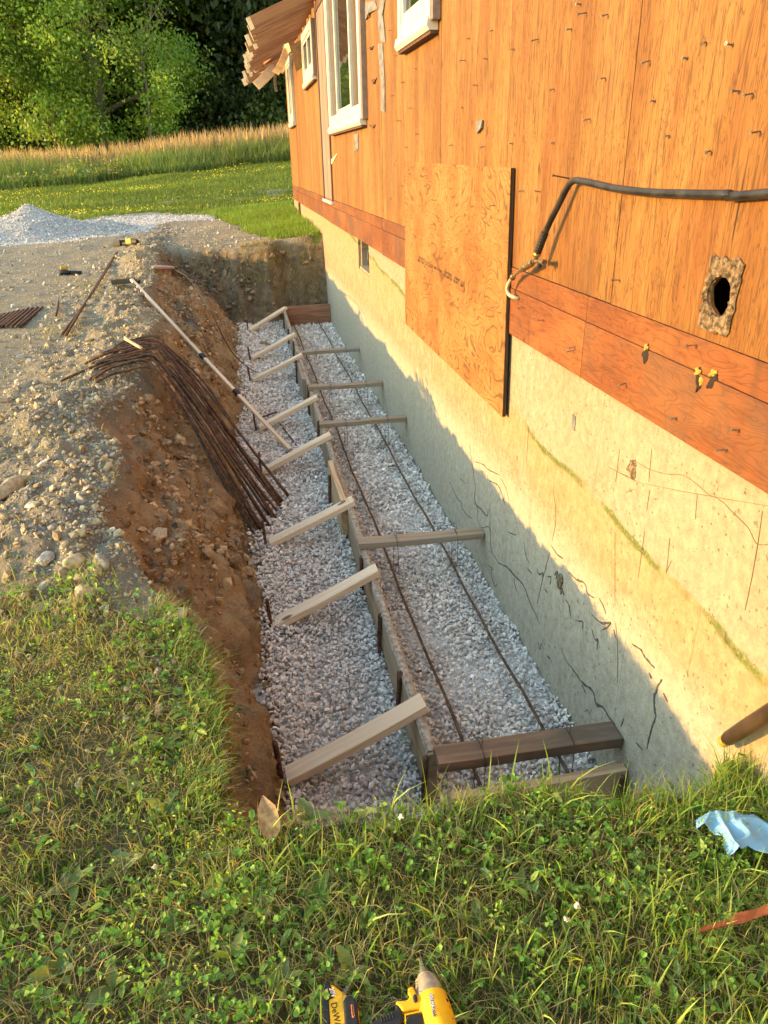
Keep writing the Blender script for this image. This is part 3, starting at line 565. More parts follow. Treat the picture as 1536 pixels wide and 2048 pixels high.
SM = [([(0, 300), (30, 370), (55, 400), (60, 430), (95, 470), (105, 472)], .0035), ([(95, 120), (110, 230), (125, 340)], .0028), ([(120, 340), (122, 400), (150, 430), (178, 465), (185, 430)], .005), ([(120, 400), (135, 430), (130, 480)], .003), ([(115, 200), (160, 215), (185, 240), (240, 265)], .003), ([(190, 295), (225, 310), (245, 340), (265, 410)], .004), ([(245, 280), (270, 330), (285, 390)], .002),
 ([(135, 480), (150, 520), (185, 515), (195, 545), (200, 620), (215, 660)], .0025), ([(215, 655), (235, 690), (275, 710), (310, 750), (355, 800), (385, 880), (410, 930), (435, 990)], .005), ([(310, 760), (312, 790), (322, 825)], .003), ([(180, 700), (205, 718), (198, 735), (215, 800), (232, 790)], .003), ([(280, 540), (300, 550), (320, 555)], .0035), ([(360, 590), (365, 650), (385, 695)], .002), ([(375, 715), (385, 730), (395, 742)], .004),
 ([(500, 345), (510, 430), (510, 500), (495, 580)], .0016), ([(482, 640), (450, 760), (420, 890)], .0018), ([(420, 720), (430, 745), (450, 738), (445, 760)], .004), ([(468, 755), (488, 760), (482, 795)], .0035), ([(458, 815), (470, 835)], .005), ([(490, 610), (520, 650), (545, 670)], .0045), ([(560, 870), (575, 900), (585, 960)], .004), ([(580, 740), (610, 770), (650, 790), (665, 840), (700, 860)], .0045), ([(505, 745), (520, 735), (512, 770)], .006),
 ([(615, 970), (640, 975), (640, 1010)], .0045), ([(685, 1010), (700, 1060), (715, 1060), (710, 1110)], .0035), ([(685, 940), (730, 980), (775, 978), (760, 1000), (735, 1012)], .0045), ([(720, 860), (745, 910), (752, 935)], .0035), ([(880, 1085), (920, 1110), (945, 1150), (990, 1200)], .0055), ([(960, 1220), (975, 1248)], .006), ([(540, 1100), (560, 1160), (600, 1210)], .0025), ([(590, 1200), (640, 1270), (690, 1310), (705, 1370), (740, 1390), (770, 1440), (800, 1470)], .006), ([(640, 1280), (655, 1320)], .005),
 ([(1025, 1250), (990, 1320), (985, 1380), (995, 1430)], .0065), ([(995, 1430), (970, 1500), (950, 1590)], .004), ([(900, 1560), (930, 1592)], .004), ([(1030, 1320), (1052, 1362)], .004), ([(425, 1070), (435, 1110), (440, 1080), (455, 1112)], .0025), ([(470, 1140), (484, 1155)], .005), ([(650, 1410), (665, 1400), (680, 1425)], .002), ([(840, 1440), (825, 1480)], .004), ([(655, 1020), (658, 1035)], .003), ([(790, 1010), (800, 1050)], .003), ([(50, 280), (75, 310)], .004), ([(540, 810), (552, 850)], .008)]
LN = [([(800, 980), (810, 1100), (810, 1270)], .0022), ([(797, 540), (797, 700), (797, 880)], .0015), ([(975, 140), (960, 300)], .0009), ([(965, 340), (950, 440)], .0013), ([(940, 540), (925, 650), (910, 760)], .0011), ([(1062, 570), (1045, 740)], .0011), ([(1045, 735), (1070, 680)], .0007), ([(1195, 360), (1185, 480)], .0008), ([(1510, 440), (1470, 700), (1425, 920)], .0016), ([(380, 30), (370, 200)], .001), ([(820, 140), (800, 300)], .0009), ([(770, 230), (840, 265), (910, 300)], .002),
 ([(880, 190), (960, 235), (1040, 260), (1120, 265), (1180, 300), (1250, 360)], .0012), ([(1250, 360), (1310, 390), (1370, 450), (1440, 520), (1480, 595), (1536, 600), (1600, 590)], .0014), ([(910, 300), (1100, 340), (1300, 375), (1536, 415), (1650, 435)], .0009), ([(850, 350), (885, 335)], .0015), ([(865, 330), (880, 350)], .001), ([(195, 540), (192, 400), (198, 640)], .0012)]
for i, (pl, w) in enumerate(SM): wall_mark(pl, w*1.15, M['mastic'], 'mastic_smear', i)
for i, (pl, w) in enumerate(LN): wall_mark(pl, w, M['crack'], 'crack', 100+i)
# rafter tails beyond the eave, with broken soffit boards
for k in range(20):
    y = 11.55+.405*k; xe = -.86+random.uniform(-.06, .05); z1 = 1.55+1.60+random.uniform(-.02, .02); sl_ = .40
    r = lumber('rafter', (xe, y, z1), (1.2, y, z1+(1.2-xe)*sl_), .038, .14, M['rafter'], house, up=(-.37, 0, .93), bevel=.002, warp=.002)
    dv = Vector((1, 0, sl_)).normalized(); e0 = Vector((xe, y, z1))
    lumber('lit_cut_end', e0-dv*.004, e0+dv*.05, .0405, .1425, M['pale_end'], r, up=(-.37, 0, .93), bevel=0, warp=0)  # pale sleeve paints the sunlit end grain onto the side of the tail
def brk(p0, y0, p1, y1, w, t_, m, name='soffit_scrap'): return lumber(name, aty(p0, y0), aty(p1, y1), w, t_, m, house, up=(.2, -1, .3), warp=.03)
brk((516, 133), 16.5, (570, 82), 15.8, .13, .02, M['rafter']); brk((514, 172), 16.2, (552, 132), 16.4, .17, .015, M['pale_end']); brk((553, 150), 15.2, (575, 100), 15.0, .12, .01, M['pale_end']); brk((506, 128), 17, (536, 110), 17, .07, .02, M['pale_end'])
brk((506, 150), 17.6, (530, 140), 17.2, .05, .01, M['grey_board']); brk((550, 183), 15.3, (551, 150), 15.3, .05, .008, M['grey_board']); brk((508, 145), 16.4, (524, 130), 16.5, .06, .012, M['pale_end']); brk((563, 145), 15.5, (572, 128), 15.4, .05, .01, M['pale_end']); brk((566, 105), 15.2, (580, 86), 14.9, .2, .01, M['pale_end'])
b = MB(); q = [aty(p, 14.0) for p in [(579, 93), (600, 80), (610, 126), (592, 142)]]; b.add([tuple(v) for v in q]+[tuple(v+np.array([.02, .06, 0])) for v in q], [(3, 2, 1, 0), (4, 5, 6, 7)]+[(i, (i+1) % 4, 4+(i+1) % 4, 4+i) for i in range(4)]); hb = b.build('hanging_sheet', M['leafdry'], house)
b = MB(); b.prism([(-.13, ZT-.02), (.1, ZT+.08), (.1, ZT+.10), (-.13, ZT)], lambda u, v, w: (u, w, v), 7.2, 13.8); b.build('drip_edge', M['white'], house)
# ------------------------------------------------------------------ hose on the wall
def hp(p, x): return tuple(atx(p, x))
hs = thing('garden_hose', hp((1300, 384), -.03), 'black pipe hooked over a nail on the orange wall, ending in a brass tap', 'hose')
far_ = [(-.034, .2, 1.60), (-.034, -.6, 1.62)]
path = list(reversed(far_))+[hp((1536, 387), -.034), hp((1460, 389), -.033), hp((1380, 388), -.032), hp((1300, 385), -.032), hp((1230, 377), -.034), hp((1180, 366), -.036), hp((1153, 361), -.040), hp((1141, 366), -.045), hp((1132, 380), -.050), hp((1118, 408), -.056), hp((1102, 440), -.062), hp((1088, 470), -.066)]
MB().tube(smooth_path(path, 5), .0118, 12).build('pipe', M['hose'], hs, smooth=True)
pa, pb = Vector(hp((1090, 465), -.066)), Vector(hp((1075, 505), -.070)); n = 15; MB().tube([pa.lerp(pb, i/(n-1)) for i in range(n)], [.0165 if i % 2 else .0145 for i in range(n)], 12).build('crimp_sleeve', M['black'], hs)
pc = Vector(hp((1073, 513), -.071)); MB().tube([pb, pb.lerp(pc, .5), pc], [.0155, .0165, .0125], 12).build('collar', M['brass'], hs)
pv = Vector(hp((1069, 522), -.072)); MB().tube([pc, pv, pv+(pv-pc)*.4], [.009, .012, .008], 12).build('tap_body', M['bronze'], hs)
pr = Vector(hp((1089, 525), -.068)); mb = MB(); mb.tube([pv, pv.lerp(pr, .6), pr.lerp(pv, .3), pr], [.008, .008, .0115, .0115], 12); mb.build('side_outlet', M['bronze'], hs)
MB().tube([pv.lerp(pr, .55), Vector(hp((1079, 531), -.08)), Vector(hp((1077, 538), -.082))], [.005, .010, .004], 8).build('lever', M['black'], hs)
pl = Vector(hp((1040, 541), -.066)); q = [pv.lerp(pl, k) for k in (.12, .2, .4, .42, .55, .57, .8, .82, 1.)]; MB().tube(q, [.011, .0155, .0155, .0125, .0125, .0145, .0145, .011, .009], 12).build('check_valve', M['bronze'], hs)
pj = Vector(hp((1025, 554), -.060)); MB().tube([pl, pl.lerp(pj, .5), pj], [.007, .007, .009], 10).build('nipple', M['brass'], hs)
blob('elbow', pj, .0135, M['bronze'], hs, 2, 2, (1, 1.05, 1.2), .15)
MB().tube(smooth_path([tuple(pj), hp((1018, 565), -.058), hp((1014, 578), -.056), hp((1018, 589), -.050), hp((1027, 594), -.04), hp((1037, 597), -.018)], 5), .0085, 10).build('cloudy_tube', M['clear'], hs, smooth=True)
mb = MB(); q = atx((1138, 357), -.012); mb.tube([(-.01, q[1], q[2]), (-.075, q[1]+.004, q[2]+.012)], .0025, 6); mb.tube([(-.075, q[1]+.004, q[2]+.012), (-.077, q[1]+.004, q[2]+.0125)], .006, 8); mb.build('nail', M['rust'], house)
# ------------------------------------------------------------------ footing forms
XF, ZF = -.72, -.505
def tagl(o, label, cat, group=None): return tag(o, label, cat, group)
def crust(p0, p1, name, parent):                                   # dried concrete along a board's top edge
    n = 90; mb = MB(); vs = []; p0, p1 = Vector(p0), Vector(p1)
    for i in range(n+1):
        p = p0.lerp(p1, i/n); hgt = .004+.004*random.random(); w = .021+random.uniform(-.003, .004)
        vs += [(p.x-w, p.y, p.z-.008), (p.x-w*.6, p.y, p.z+hgt), (p.x+w*.5, p.y, p.z+hgt*random.uniform(.4, 1.3)), (p.x+w, p.y, p.z-.012-.02*random.random())]
    mb.add(vs, [(i*4+j, (i+1)*4+j, (i+1)*4+j+1, i*4+j+1) for i in range(n) for j in range(3)]); return mb.build(name, M['crust'], parent)
M['crust'] = plain('dried_cement_crust', (.30, .25, .20), .95, vary=.45, scale=45)
fb = [(2.13, 4.93), (4.935, 8.02), (8.025, 11.85)]
fl = ['nearest grey form board along the trench, cement crust on its top edge', 'middle form board of the long row, between the two wooden cleats', 'farthest form board of the long row, ending at the red end board']
for (a, c), l in zip(fb, fl):
    th = thing('form_board', (XF, (a+c)/2, -.78), l, 'form board', 'long form boards of the footing'); o = lumber('plank', (XF, a, (ZF-.79)/2), (XF, c, (ZF-.79)/2), .038, ZF+.79, M['form'], th, bevel=.003, warp=.002); crust((XF, a+.01, ZF), (XF, c-.01, ZF), 'cement_crust', th)
o = lumber('end_board', (XF+.02, 11.87, -.62), (-.005, 11.87, -.62), .038, .31, M['redwood'], bevel=.003); tagl(o, 'reddish board closing the far end of the form', 'form board')
th = thing('end_board', (-.36, 1.96, -.7), 'pale topped end board between the near grass and the dark spreader', 'form board'); lumber('plank', (-.69, 1.965, -.68), (-.005, 1.965, -.68), .038, .24, M['pine2'], th)
lumber('cleat', (XF-.0395, 4.46, -.60), (XF-.0395, 5.22, -.60), .038, .26, M['pine2']); tagl(bpy.data.objects['cleat'], 'pale cleat board standing proud outside the form between the middle braces', 'cleat', 'cleats joining the form boards')
o = lumber('cleat', (XF-.0395, 7.65, -.62), (XF-.0395, 8.4, -.62), .038, .24, M['oldwood']); tagl(o, 'greyish cleat board outside the form below the third brace from the far end', 'cleat', 'cleats joining the form boards')
ordn = ['nearest', 'second nearest', 'third nearest', 'fourth nearest', 'fifth nearest', 'sixth nearest', 'seventh nearest', 'farthest']
BR = [(2.38, 2.33), (3.5, 3.47), (4.45, 4.42), (5.77, 5.74), (6.88, 6.84), (8.61, 8.58), (9.8, 9.65), (11.80, 11.42)]
for i, (yt, yb) in enumerate(BR):
    d = Vector((.62, 0, .255)).normalized(); top = Vector((XF+.03, yt, ZF+.035)); bot = Vector((-1.265+random.uniform(-.015, .01), yb, -.715))
    th = thing('brace', bot, f'pale pine brace, {ordn[i]} to the camera, leaning from the form top to a stake' if i else 'pale pine brace nearest to the camera with grey stamps near both ends', 'brace', 'diagonal braces outside the form')
    o = lumber('timber', bot, top, .089, .038, M['pine'], th, bevel=.004); mw = o.matrix_world.copy(); L = (top-bot).length
    if i < 5:
        for s in (-1, 1):
            b = MB(); b.tube([(L/2-.035, s*.022, .019), (L/2-.035, s*.022, .0205)], .004, 8); b.build('nail_head', M['steel'], th, mw=mw)
    if i == 0:
        b = MB(); r = random.Random(4)
        def mark(x0, x1, y0, y1): b.add([(x0, y0, .0192), (x1, y0, .0192), (x1, y1, .0192), (x0, y1, .0192), (x0, y0, .0197), (x1, y0, .0197), (x1, y1, .0197), (x0, y1, .0197)], [(0, 3, 2, 1), (4, 5, 6, 7), (0, 1, 5, 4), (1, 2, 6, 5), (2, 3, 7, 6), (3, 0, 4, 7)])
        for row in range(6):
            y = -.034+row*.0125; x = -L/2+.085
            while x < -L/2+.135: w = r.uniform(.003, .009); mark(x, x+w, y, y+r.choice([.003, .006, .008])); x += w+.002
        b.build('grade_stamp', M['inkgrey'], th, mw=mw)
        b = MB()
        for (x0, x1, y0, y1) in [(.20, .203, -.044, .03), (.208, .26, .028, .030), (.208, .26, -.03, -.028), (.208, .21, -.03, .03), (.258, .26, -.03, .03), (.216, .252, .014, .018), (.216, .222, -.022, .008), (.230, .236, -.022, .008), (.245, .250, -.022, .008)]: mark(x0-.05+L*.0, x1-.05, y0, y1)
        b.build('label_print', M['inkgrey'], th, mw=mw)
    sx = bot.x-.018; b = MB(); n = 9; lean = random.uniform(-.05, .01)
    b.tube([(sx+lean*(k/n-.2), yb+.012*math.sin(k), -.95+k/n*(.36+.06*(i == 0)+random.uniform(0, .05))) for k in range(n+1)], .0095 if i else .012, 8); o = b.build('rebar_stake', M['rust'], smooth=True); tagl(o, f'rusty rebar stake holding the foot of the {ordn[i]} brace', 'stake', 'stakes at the brace feet')
fs_ = [(2.12, 'at the near end of the form beside the dark spreader'), (2.63, 'just beyond the nearest brace'), (3.13, 'just nearer than the second nearest brace'), (3.75, 'just beyond the second nearest brace'), (5.02, 'against the pale cleat'), (6.25, 'between the fourth and fifth braces'), (7.25, 'beside the third spreader'), (8.3, 'against the greyish cleat'), (9.3, 'under the seventh nearest brace'), (10.4, 'midway between the two farthest braces'), (11.5, 'near the far end of the form')]
for y, w in fs_:
    xo = XF-.0315-(.04 if 4.46 < y < 5.22 or 7.65 < y < 8.4 else 0); zt = -.50+random.uniform(-.03, .05); n = 8; b = MB()
    b.tube([(xo+.004*math.sin(k), y+.01*(k/n-.5), -.95+k/n*(zt+.95)) for k in range(n+1)], .0115, 8); o = b.build('form_stake', M['rust'], smooth=True); tagl(o, 'rusty stake against the form, '+w, 'stake', 'stakes along the form')
b = MB(); b.tube([(-.035, 1.925, -.9), (-.037, 1.93, -.56)], .0115, 8); o = b.build('form_stake', M['rust']); tagl(o, 'rusty stake at the wall end of the near end board', 'stake', 'stakes along the form')
SP = [(3.86, 3.82, 'oldwood', 'tan spreader timber nearest of the four crossing the middle of the trench'), (6.10, 6.08, 'oldwood', 'grey spreader timber second nearest of the four crossing the trench'), (7.24, 7.24, 'oldwood', 'grey spreader timber third nearest of the four crossing the trench'), (8.76, 8.80, 'oldwood', 'grey spreader timber farthest of the four crossing the trench')]
RB = [(-.53, -.6), (-.17, -.21)]
def tie(y, x, th, ztop, dz=.0):
    b = MB(); r = random.Random(int(y*100+x*10)); pts = [(x, y-.05, ztop+.004), (x+.004, y-.052, ztop-.03), (x+.01, y-.03, -.66), (x, y, -.69), (x-.01, y+.03, -.66), (x-.002, y+.052, ztop-.03), (x, y+.05, ztop+.004), (x+.004, y, ztop+.006), (x, y-.05, ztop+.004)]
    b.tube(smooth_path(pts, 3), .0016, 5); b.tube(smooth_path([(x, y, ztop+.005), (x+.012, y+.015, ztop+.03), (x-.006+r.uniform(-.02, .02), y+.02, ztop+.045), (x+.02, y+.05, ztop+.035)], 4), .0014, 5); return b.build('tie_wire', M['wire'], th)
for i, (ya, yb, m, l) in enumerate(SP):
    th = thing('spreader', (XF, ya, ZF), l, 'timber', 'spreaders across the footing form'); lumber('timber', (XF-.03, ya, ZF+.024), (-.004, yb, ZF+.024), .089, .038, M['pine2'] if False else M['spread'] if i == 0 and 'spread' in M else M[m], th)
    for x in (RB[0][0], RB[1][0]): tie((ya+yb)/2, x, th, ZF+.043)
M['spread'] = wood('tan_lumber', (.42, .29, .17), (.32, .19, .10), 0, 24)
th = thing('spreader', (XF, 2.08, ZF), 'dark wet spreader timber at the near end of the form beside the grass', 'timber', 'spreaders across the footing form'); lumber('timber', (XF+.0, 2.08, ZF+.024), (-.006, 2.06, ZF+.024), .10, .045, M['darkwood'], th)
for x in (-.55, -.2): tie(2.07, x, th, ZF+.048)
for i, (x0, x1) in enumerate(RB):
    b = MB(); n = 60; r = random.Random(i); b.tube([(x0+(x1-x0)*k/n+.006*math.sin(k*.5+i), 1.99+k/n*9.8, -.685-.012*math.sin(k*.8)**2) for k in range(n+1)], .0075, 8); o = b.build('rebar', M['rebar'], smooth=True); tagl(o, ['long rebar in the footing trench nearer the form board', 'long rebar in the footing trench nearer the house wall'][i], 'rebar', 'footing rebars')
# loose rods in the trench
def rod(name, pts, r, m, label, cat, group=None): b = MB(); b.tube(smooth_path(pts, 4), r, 7); return tagl(b.build(name, m, smooth=True), label, cat, group)
rod('rebar_offcut', [tuple(atz((518, 836), -.70)), tuple(atz((553, 824), -.70))], .009, M['rust'], 'short rusty bar lying behind the long rod in the trench', 'rebar'); rod('rebar_offcut', [tuple(atz((560, 848), -.72)), tuple(atz((594, 892), -.735))], .008, M['rust'], 'thin rusty bar on the gravel between two middle braces', 'rebar')
# ------------------------------------------------------------------ rebar bundle over the bank
nb = 20
for k in range(nb):
    r = random.Random(100+k); u = k/(nb-1)
    foot = atz((r.uniform(508, 582), r.uniform(985, 1062)), -.74); foot[0] = np.clip(foot[0], -1.36, -1.06)
    foot = np.array([-1.12-.22*u+r.uniform(-.05, .05), 5.14-.5*u+r.uniform(-.10, .10), -.735+r.uniform(0, .02)])
    hump = np.array([-1.98+r.uniform(-.05, .03), 5.85-.62*u+r.uniform(-.04, .04), .37-.05*u+r.uniform(-.02, .03)])
    tl = r.uniform(.28, .5) if k != 9 else .72; ang = math.radians(r.uniform(197, 220))
    tail = hump+np.array([math.cos(ang)*tl, math.sin(ang)*tl*.8, -.06]); tail[2] = max(float(H(tail[0], tail[1]))+.012+r.uniform(0, .03), .2)
    mid = hump+(foot-hump)*.33+np.array([.03+r.uniform(-.03, .03), .02+r.uniform(-.06, .06), .045+r.uniform(-.02, .03)]); m2 = hump+(foot-hump)*.66+np.array([.01, .01+r.uniform(-.05, .05), .03+r.uniform(-.01, .03)]); pre = hump+np.array([-.12, -.05, .0])
    rod('bent_rebar', [tail, tail+(pre-tail)*.55+np.array([0, 0, .012]), pre, hump+np.array([.02, -.01, .01]), hump+(foot-hump)*.1+np.array([.035, .02, .03]), mid, m2, foot], .0088, M['rust'] if k % 3 else M['rebar'], 'brown rebar with a bent end in the bundle hanging down the trench bank', 'rebar', 'bent rebars bundled on the bank')
rod('wood_sliver', [atz((250, 677), .46), atz((284, 697), .40)], .011, M['pale_end'], 'short pale stick lying on top of the bent rebar bundle', 'stick')
cr = [(350, 540), (372, 552), (395, 580), (420, 620), (455, 690), (480, 722), (512, 745)]; zs = [.37, .37, .33, .2, -.15, -.42, -.68]; rod('bent_rebar', [atz(p, z) for p, z in zip(cr, zs)], .0055, M['wire'], 'single thin rebar draped down the bank beside the pink can', 'rebar')
for k in range(2): rod('rebar', [atz((235-k*3, 504+k*2), .345), atz((190-k*2, 577), .31), atz((125+k*7, 668+k*2), .27+.0)], .012, M['rust'], ['longer of two rusty bars side by side on the yard, left one', 'right one of two rusty bars side by side on the yard'][k], 'rebar', 'bars on the gravel yard')
for k in range(10):
    a = atz((84-k*9.5, 608+k*1.2), .27); c = atz((40-k*9.2, 645+((k*7) % 4)), .27); z = float(H((a[0]+c[0])/2, (a[1]+c[1])/2))+.016; a[2] = z; c[2] = z
    rod('steel_pin', [a, (a+c)/2, c], .0125, M['rust'], 'short brown steel pin in the row laid out on the yard', 'pin', 'row of steel pins on the yard')
a = atz((117, 603), .27); c = atz((112, 630), .27); rod('steel_pin', [a, c], .012, M['rebar'], 'single steel pin lying apart to the right of the row', 'pin')
# ------------------------------------------------------------------ long wooden rod leaning across the bank
A, B = Vector(ROD_A), Vector(ROD_B)
rt = thing('grade_rod', A, 'long pale wooden rod with black clamps leaning from the trench over the bank', 'measuring rod'); lumber('stick', A, B, .034, .022, M['pine'], rt, bevel=.002, warp=.006)
Mr, Lr = frame(A, B)
for s0, s1 in ((.275, .30), (.48, .505), (.885, .91), (.92, .94), (.95, .975)): b = MB(); b.box(((s0-.5)*Lr, -.021, -.016), ((s1-.5)*Lr, .021, .016)); b.build('clamp', M['black'], rt, bevel=.002, mw=Mr)
e = B; d = Vector((-.22, .12, -.03)); lumber('bracket', e+d, e+Vector((.03, .06, -.01)), .07, .05, M['black'], rt, up=(0, 0, 1), bevel=.006, warp=0); lumber('bracket_arm', e+Vector((.0, .06, .0)), e+Vector((.09, -.03, -.02)), .03, .04, M['black'], rt, bevel=.004, warp=0)
# ------------------------------------------------------------------ tools on the yard
def onground(p, dz=0.): # point where the view ray meets the terrain
    r = CM@_ray(p); r = r/np.linalg.norm(r); s = np.linspace(.5, 60, 6000); P = CP+np.outer(s, r); h = H(P[:, 0], P[:, 1])+dz; i = np.argmax(P[:, 2] < h); return P[i]
pa, pb = onground((234, 493)), onground((274, 490)); c = (pa+pb)/2; th = thing('cordless_saw', c, 'black and yellow cordless power tool lying by the bank crest far away', 'power tool')
P0, P1 = Vector(pa)+Vector((0, 0, .05)), Vector(pb)+Vector((0, 0, .05)); d = P1-P0
lumber('battery', P0, P0+d*.33, .12, .09, M['black'], th, bevel=.012, warp=0); MB().tube([P0+d*.3, P0+d*.45-Vector((0, 0, .02)), P0+d*.62], .03, 10).build('grip', M['black'], th, smooth=True); lumber('body', P0+d*.58+Vector((0, 0, .01)), P0+d*.85+Vector((0, 0, .02)), .09, .085, M['dull_yellow'], th, bevel=.015, warp=0); MB().tube([P0+d*.85, P0+d*.97, P0+d*1.05], [.045, .045, .03], 12).build('head', M['black'], th)
pa, pb = onground((120, 550)), onground((164, 548)); c = (pa+pb)/2; th = thing('cordless_drill', c, 'small black and yellow cordless drill lying alone on the grey yard', 'power tool'); P0, P1 = Vector(pa)+Vector((0, 0, .035)), Vector(pb)+Vector((0, 0, .02)); d = P1-P0
lumber('body', P0+d*.05+Vector((0, .02, .05)), P0+d*.38+Vector((0, .04, .05)), .05, .045, M['dull_yellow'], th, bevel=.015, warp=0); MB().tube([P0, P0+d*.3, P0+d*.55], [.035, .03, .022], 10).build('grip', M['black'], th, smooth=True); lumber('battery', P0+d*.5, P1, .07, .04, M['black'], th, bevel=.008, warp=0)
pa, pb = onground((312, 541), .02), onground((348, 541), .02); P0, P1 = Vector(pa)+Vector((0, 0, .04)), Vector(pb)+Vector((0, 0, .04)); d = (P1-P0); th = thing('spray_can', P0, 'pale pink marking paint can lying on the rubble crest', 'paint can'); MB().tube([P0, P0+d*.06, P0+d*.9, P0+d], [.022, .027, .027, .021], 16).build('can', M['pink'], th, smooth=False); MB().tube([P0-d*.14, P0-d*.02, P0], [.016, .024, .028], 14).build('nozzle_cap', M['white'], th)
# ------------------------------------------------------------------ impact driver lying in the grass
def dq(u, v, h=0.): return np.array(atz((630+u/5.12, 1920+v/5.12), .055))+np.array([0, 0, h])
dc = dq(1180, 500); drv = thing('impact_driver', dc, 'yellow and black cordless impact driver lying on its side in the foreground grass', 'power tool')
ax0, ax1 = Vector(dq(1120, 150)), Vector(dq(1330, 900)); ax = (ax1-ax0).normalized(); AL = (ax1-ax0).length
def along(u, v): return max(0., (Vector(dq(u, v))-ax0).dot(ax))
def lathe(name, prof, m, n=28, sq=1.): # (distance along axis, radius)
    b = MB(); up = Vector((0, 0, 1)); sd = ax.cross(up).normalized(); up2 = sd.cross(ax); vs = []
    for s, r in prof:
        for k in range(n): a = 2*math.pi*k/n; vs.append(tuple(ax0+ax*s+(sd*math.cos(a)+up2*math.sin(a)*sq)*r))
    b.add(vs, [(i*n+k, i*n+(k+1) % n, (i+1)*n+(k+1) % n, (i+1)*n+k) for i in range(len(prof)-1) for k in range(n)]+[tuple(range(n-1, -1, -1)), tuple((len(prof)-1)*n+k for k in range(n))]); o = b.build(name, m, drv, smooth=True); md = o.modifiers.new('edge', 'EDGE_SPLIT'); md.split_angle = math.radians(35); return o
px2m = (Vector(dq(1000, 400))-Vector(dq(1100, 400))).length/100
s1, s2 = along(1160, 190), along(1230, 390); R1, R2 = 88*px2m, 160*px2m
lathe('nose_cone', [(.0, R1*.62), (.003, R1*.92), (.012, R1*.97), (.0125, R1*1.14), (s1*1.1, R1*1.32), (s1*1.12, R1*1.27), ((s1+s2)/2, R1*1.56), (s2*.96, R2*.98), (s2, R2*.99)], M['nose'])
lathe('collet', [(-.012, .007), (-.011, .010), (-.002, .0115), (.004, .0115)], M['steel'])
lathe('motor_body', [(s2-.004, R2*.96), (s2, R2*1.02), (s2+.02, R2*1.08), (s2+.05, R2*1.10), (s2+.085, R2*1.04), (s2+.1, R2*.9)], M['yellow'])
lathe('rear_cap', [(s2+.094, R2*.98), (s2+.1, R2*1.0), (s2+.115, R2*.93), (s2+.12, R2*.6)], M['black'])
b0 = ax0-ax*.010; b1 = Vector(dq(1065, -40, -.004)); MB().tube([b0, b0.lerp(b1, .45), b0.lerp(b1, .5), b0.lerp(b1, .9), b1], [.0045, .0045, .0035, .0035, .0015], 8).build('driver_bit', M['steel'], drv); MB().tube([b0.lerp(b1, .28), b0.lerp(b1, .42)], .0049, 8).build('bit_sleeve', plain('teal_sleeve', (.10, .35, .36), .5), drv)
def slab(name, px, m, h0, h1, bevel=.004, parent=None): b = MB(); b.prism(px, lambda u, v, w: tuple(dq(u, v, w)), h0, h1); return b.build(name, m, parent or drv, bevel=bevel, seg=3, smooth=False)
slab('gear_housing', [(1005, 322), (945, 352), (968, 440), (940, 472), (845, 478), (820, 498), (880, 560), (892, 588), (1080, 556), (1120, 640), (1140, 800), (1300, 800), (1250, 400), (1050, 425)], M['yellow'], -.022, .020, .007)
slab('trigger', [(962, 396), (905, 405), (822, 412), (818, 440), (835, 478), (940, 470), (966, 440)], M['black'], -.014, .010, .004)
slab('direction_button', [(1008, 430), (1028, 422), (1046, 440), (1050, 490), (1034, 508), (1012, 498), (1004, 460)], M['black'], .018, .0245, .003)
slab('grip', [(820, 500), (860, 520), (892, 590), (905, 640), (860, 860), (640, 900), (560, 700), (700, 640), (800, 590), (826, 560)], M['black'], -.022, .019, .009)
for i in range(5): slab('grip_rib', [(668+i*28, 640-i*10), (676+i*28, 634-i*10), (694+i*28, 700-i*10), (686+i*28, 706-i*10)], M['black'], .018, .0215, .001)
slab('grip_seam', [(920, 622), (1118, 578), (1124, 590), (932, 634), (936, 780), (924, 780)], M['yellow'], .017, .0215, .001); slab('label_plate', [(938, 636), (1096, 604), (1118, 780), (938, 780)], M['black'], .017, .0208, .002)
slab('vent_slot', [(1350, 520), (1366, 516), (1388, 562), (1378, 578)], M['black'], .004, .021, .002); slab('vent_slot', [(1334, 470), (1350, 462), (1368, 490), (1354, 505)], M['black'], .006, .0235, .002); slab('side_rail', [(1160, 452), (1198, 445), (1250, 690), (1210, 690)], M['scrap'], .02, R2*1.09+.0005, .002)
# battery pack at the end of the grip
slab('battery', [(78, 352), (100, 310), (150, 295), (190, 292), (340, 415), (420, 452), (452, 560), (460, 760), (90, 760)], M['yellow'], -.030, .016, .006)
slab('battery_cover', [(72, 360), (95, 318), (130, 298), (162, 297), (205, 440), (148, 462), (165, 720), (120, 760), (84, 760), (76, 560)], M['black'], -.032, .0182, .004)
slab('battery_latch', [(346, 414), (405, 438), (436, 500), (456, 700), (440, 760), (310, 760), (292, 480), (312, 440)], M['black'], -.02, .0205, .005)
slab('charge_window', [(372, 528), (384, 522), (396, 534), (412, 640), (398, 660), (384, 655)], M['orange'], .0200, .0214, .001); slab('charge_window_inner', [(378, 536), (384, 533), (390, 540), (402, 636), (396, 648), (390, 640)], M['black'], .0213, .0219, .0005)
slab('belt_clip', [(238, 318), (268, 292), (300, 258), (325, 216), (352, 228), (355, 268), (330, 300), (322, 345), (270, 330)], M['steel'], -.02, -.008, .003)
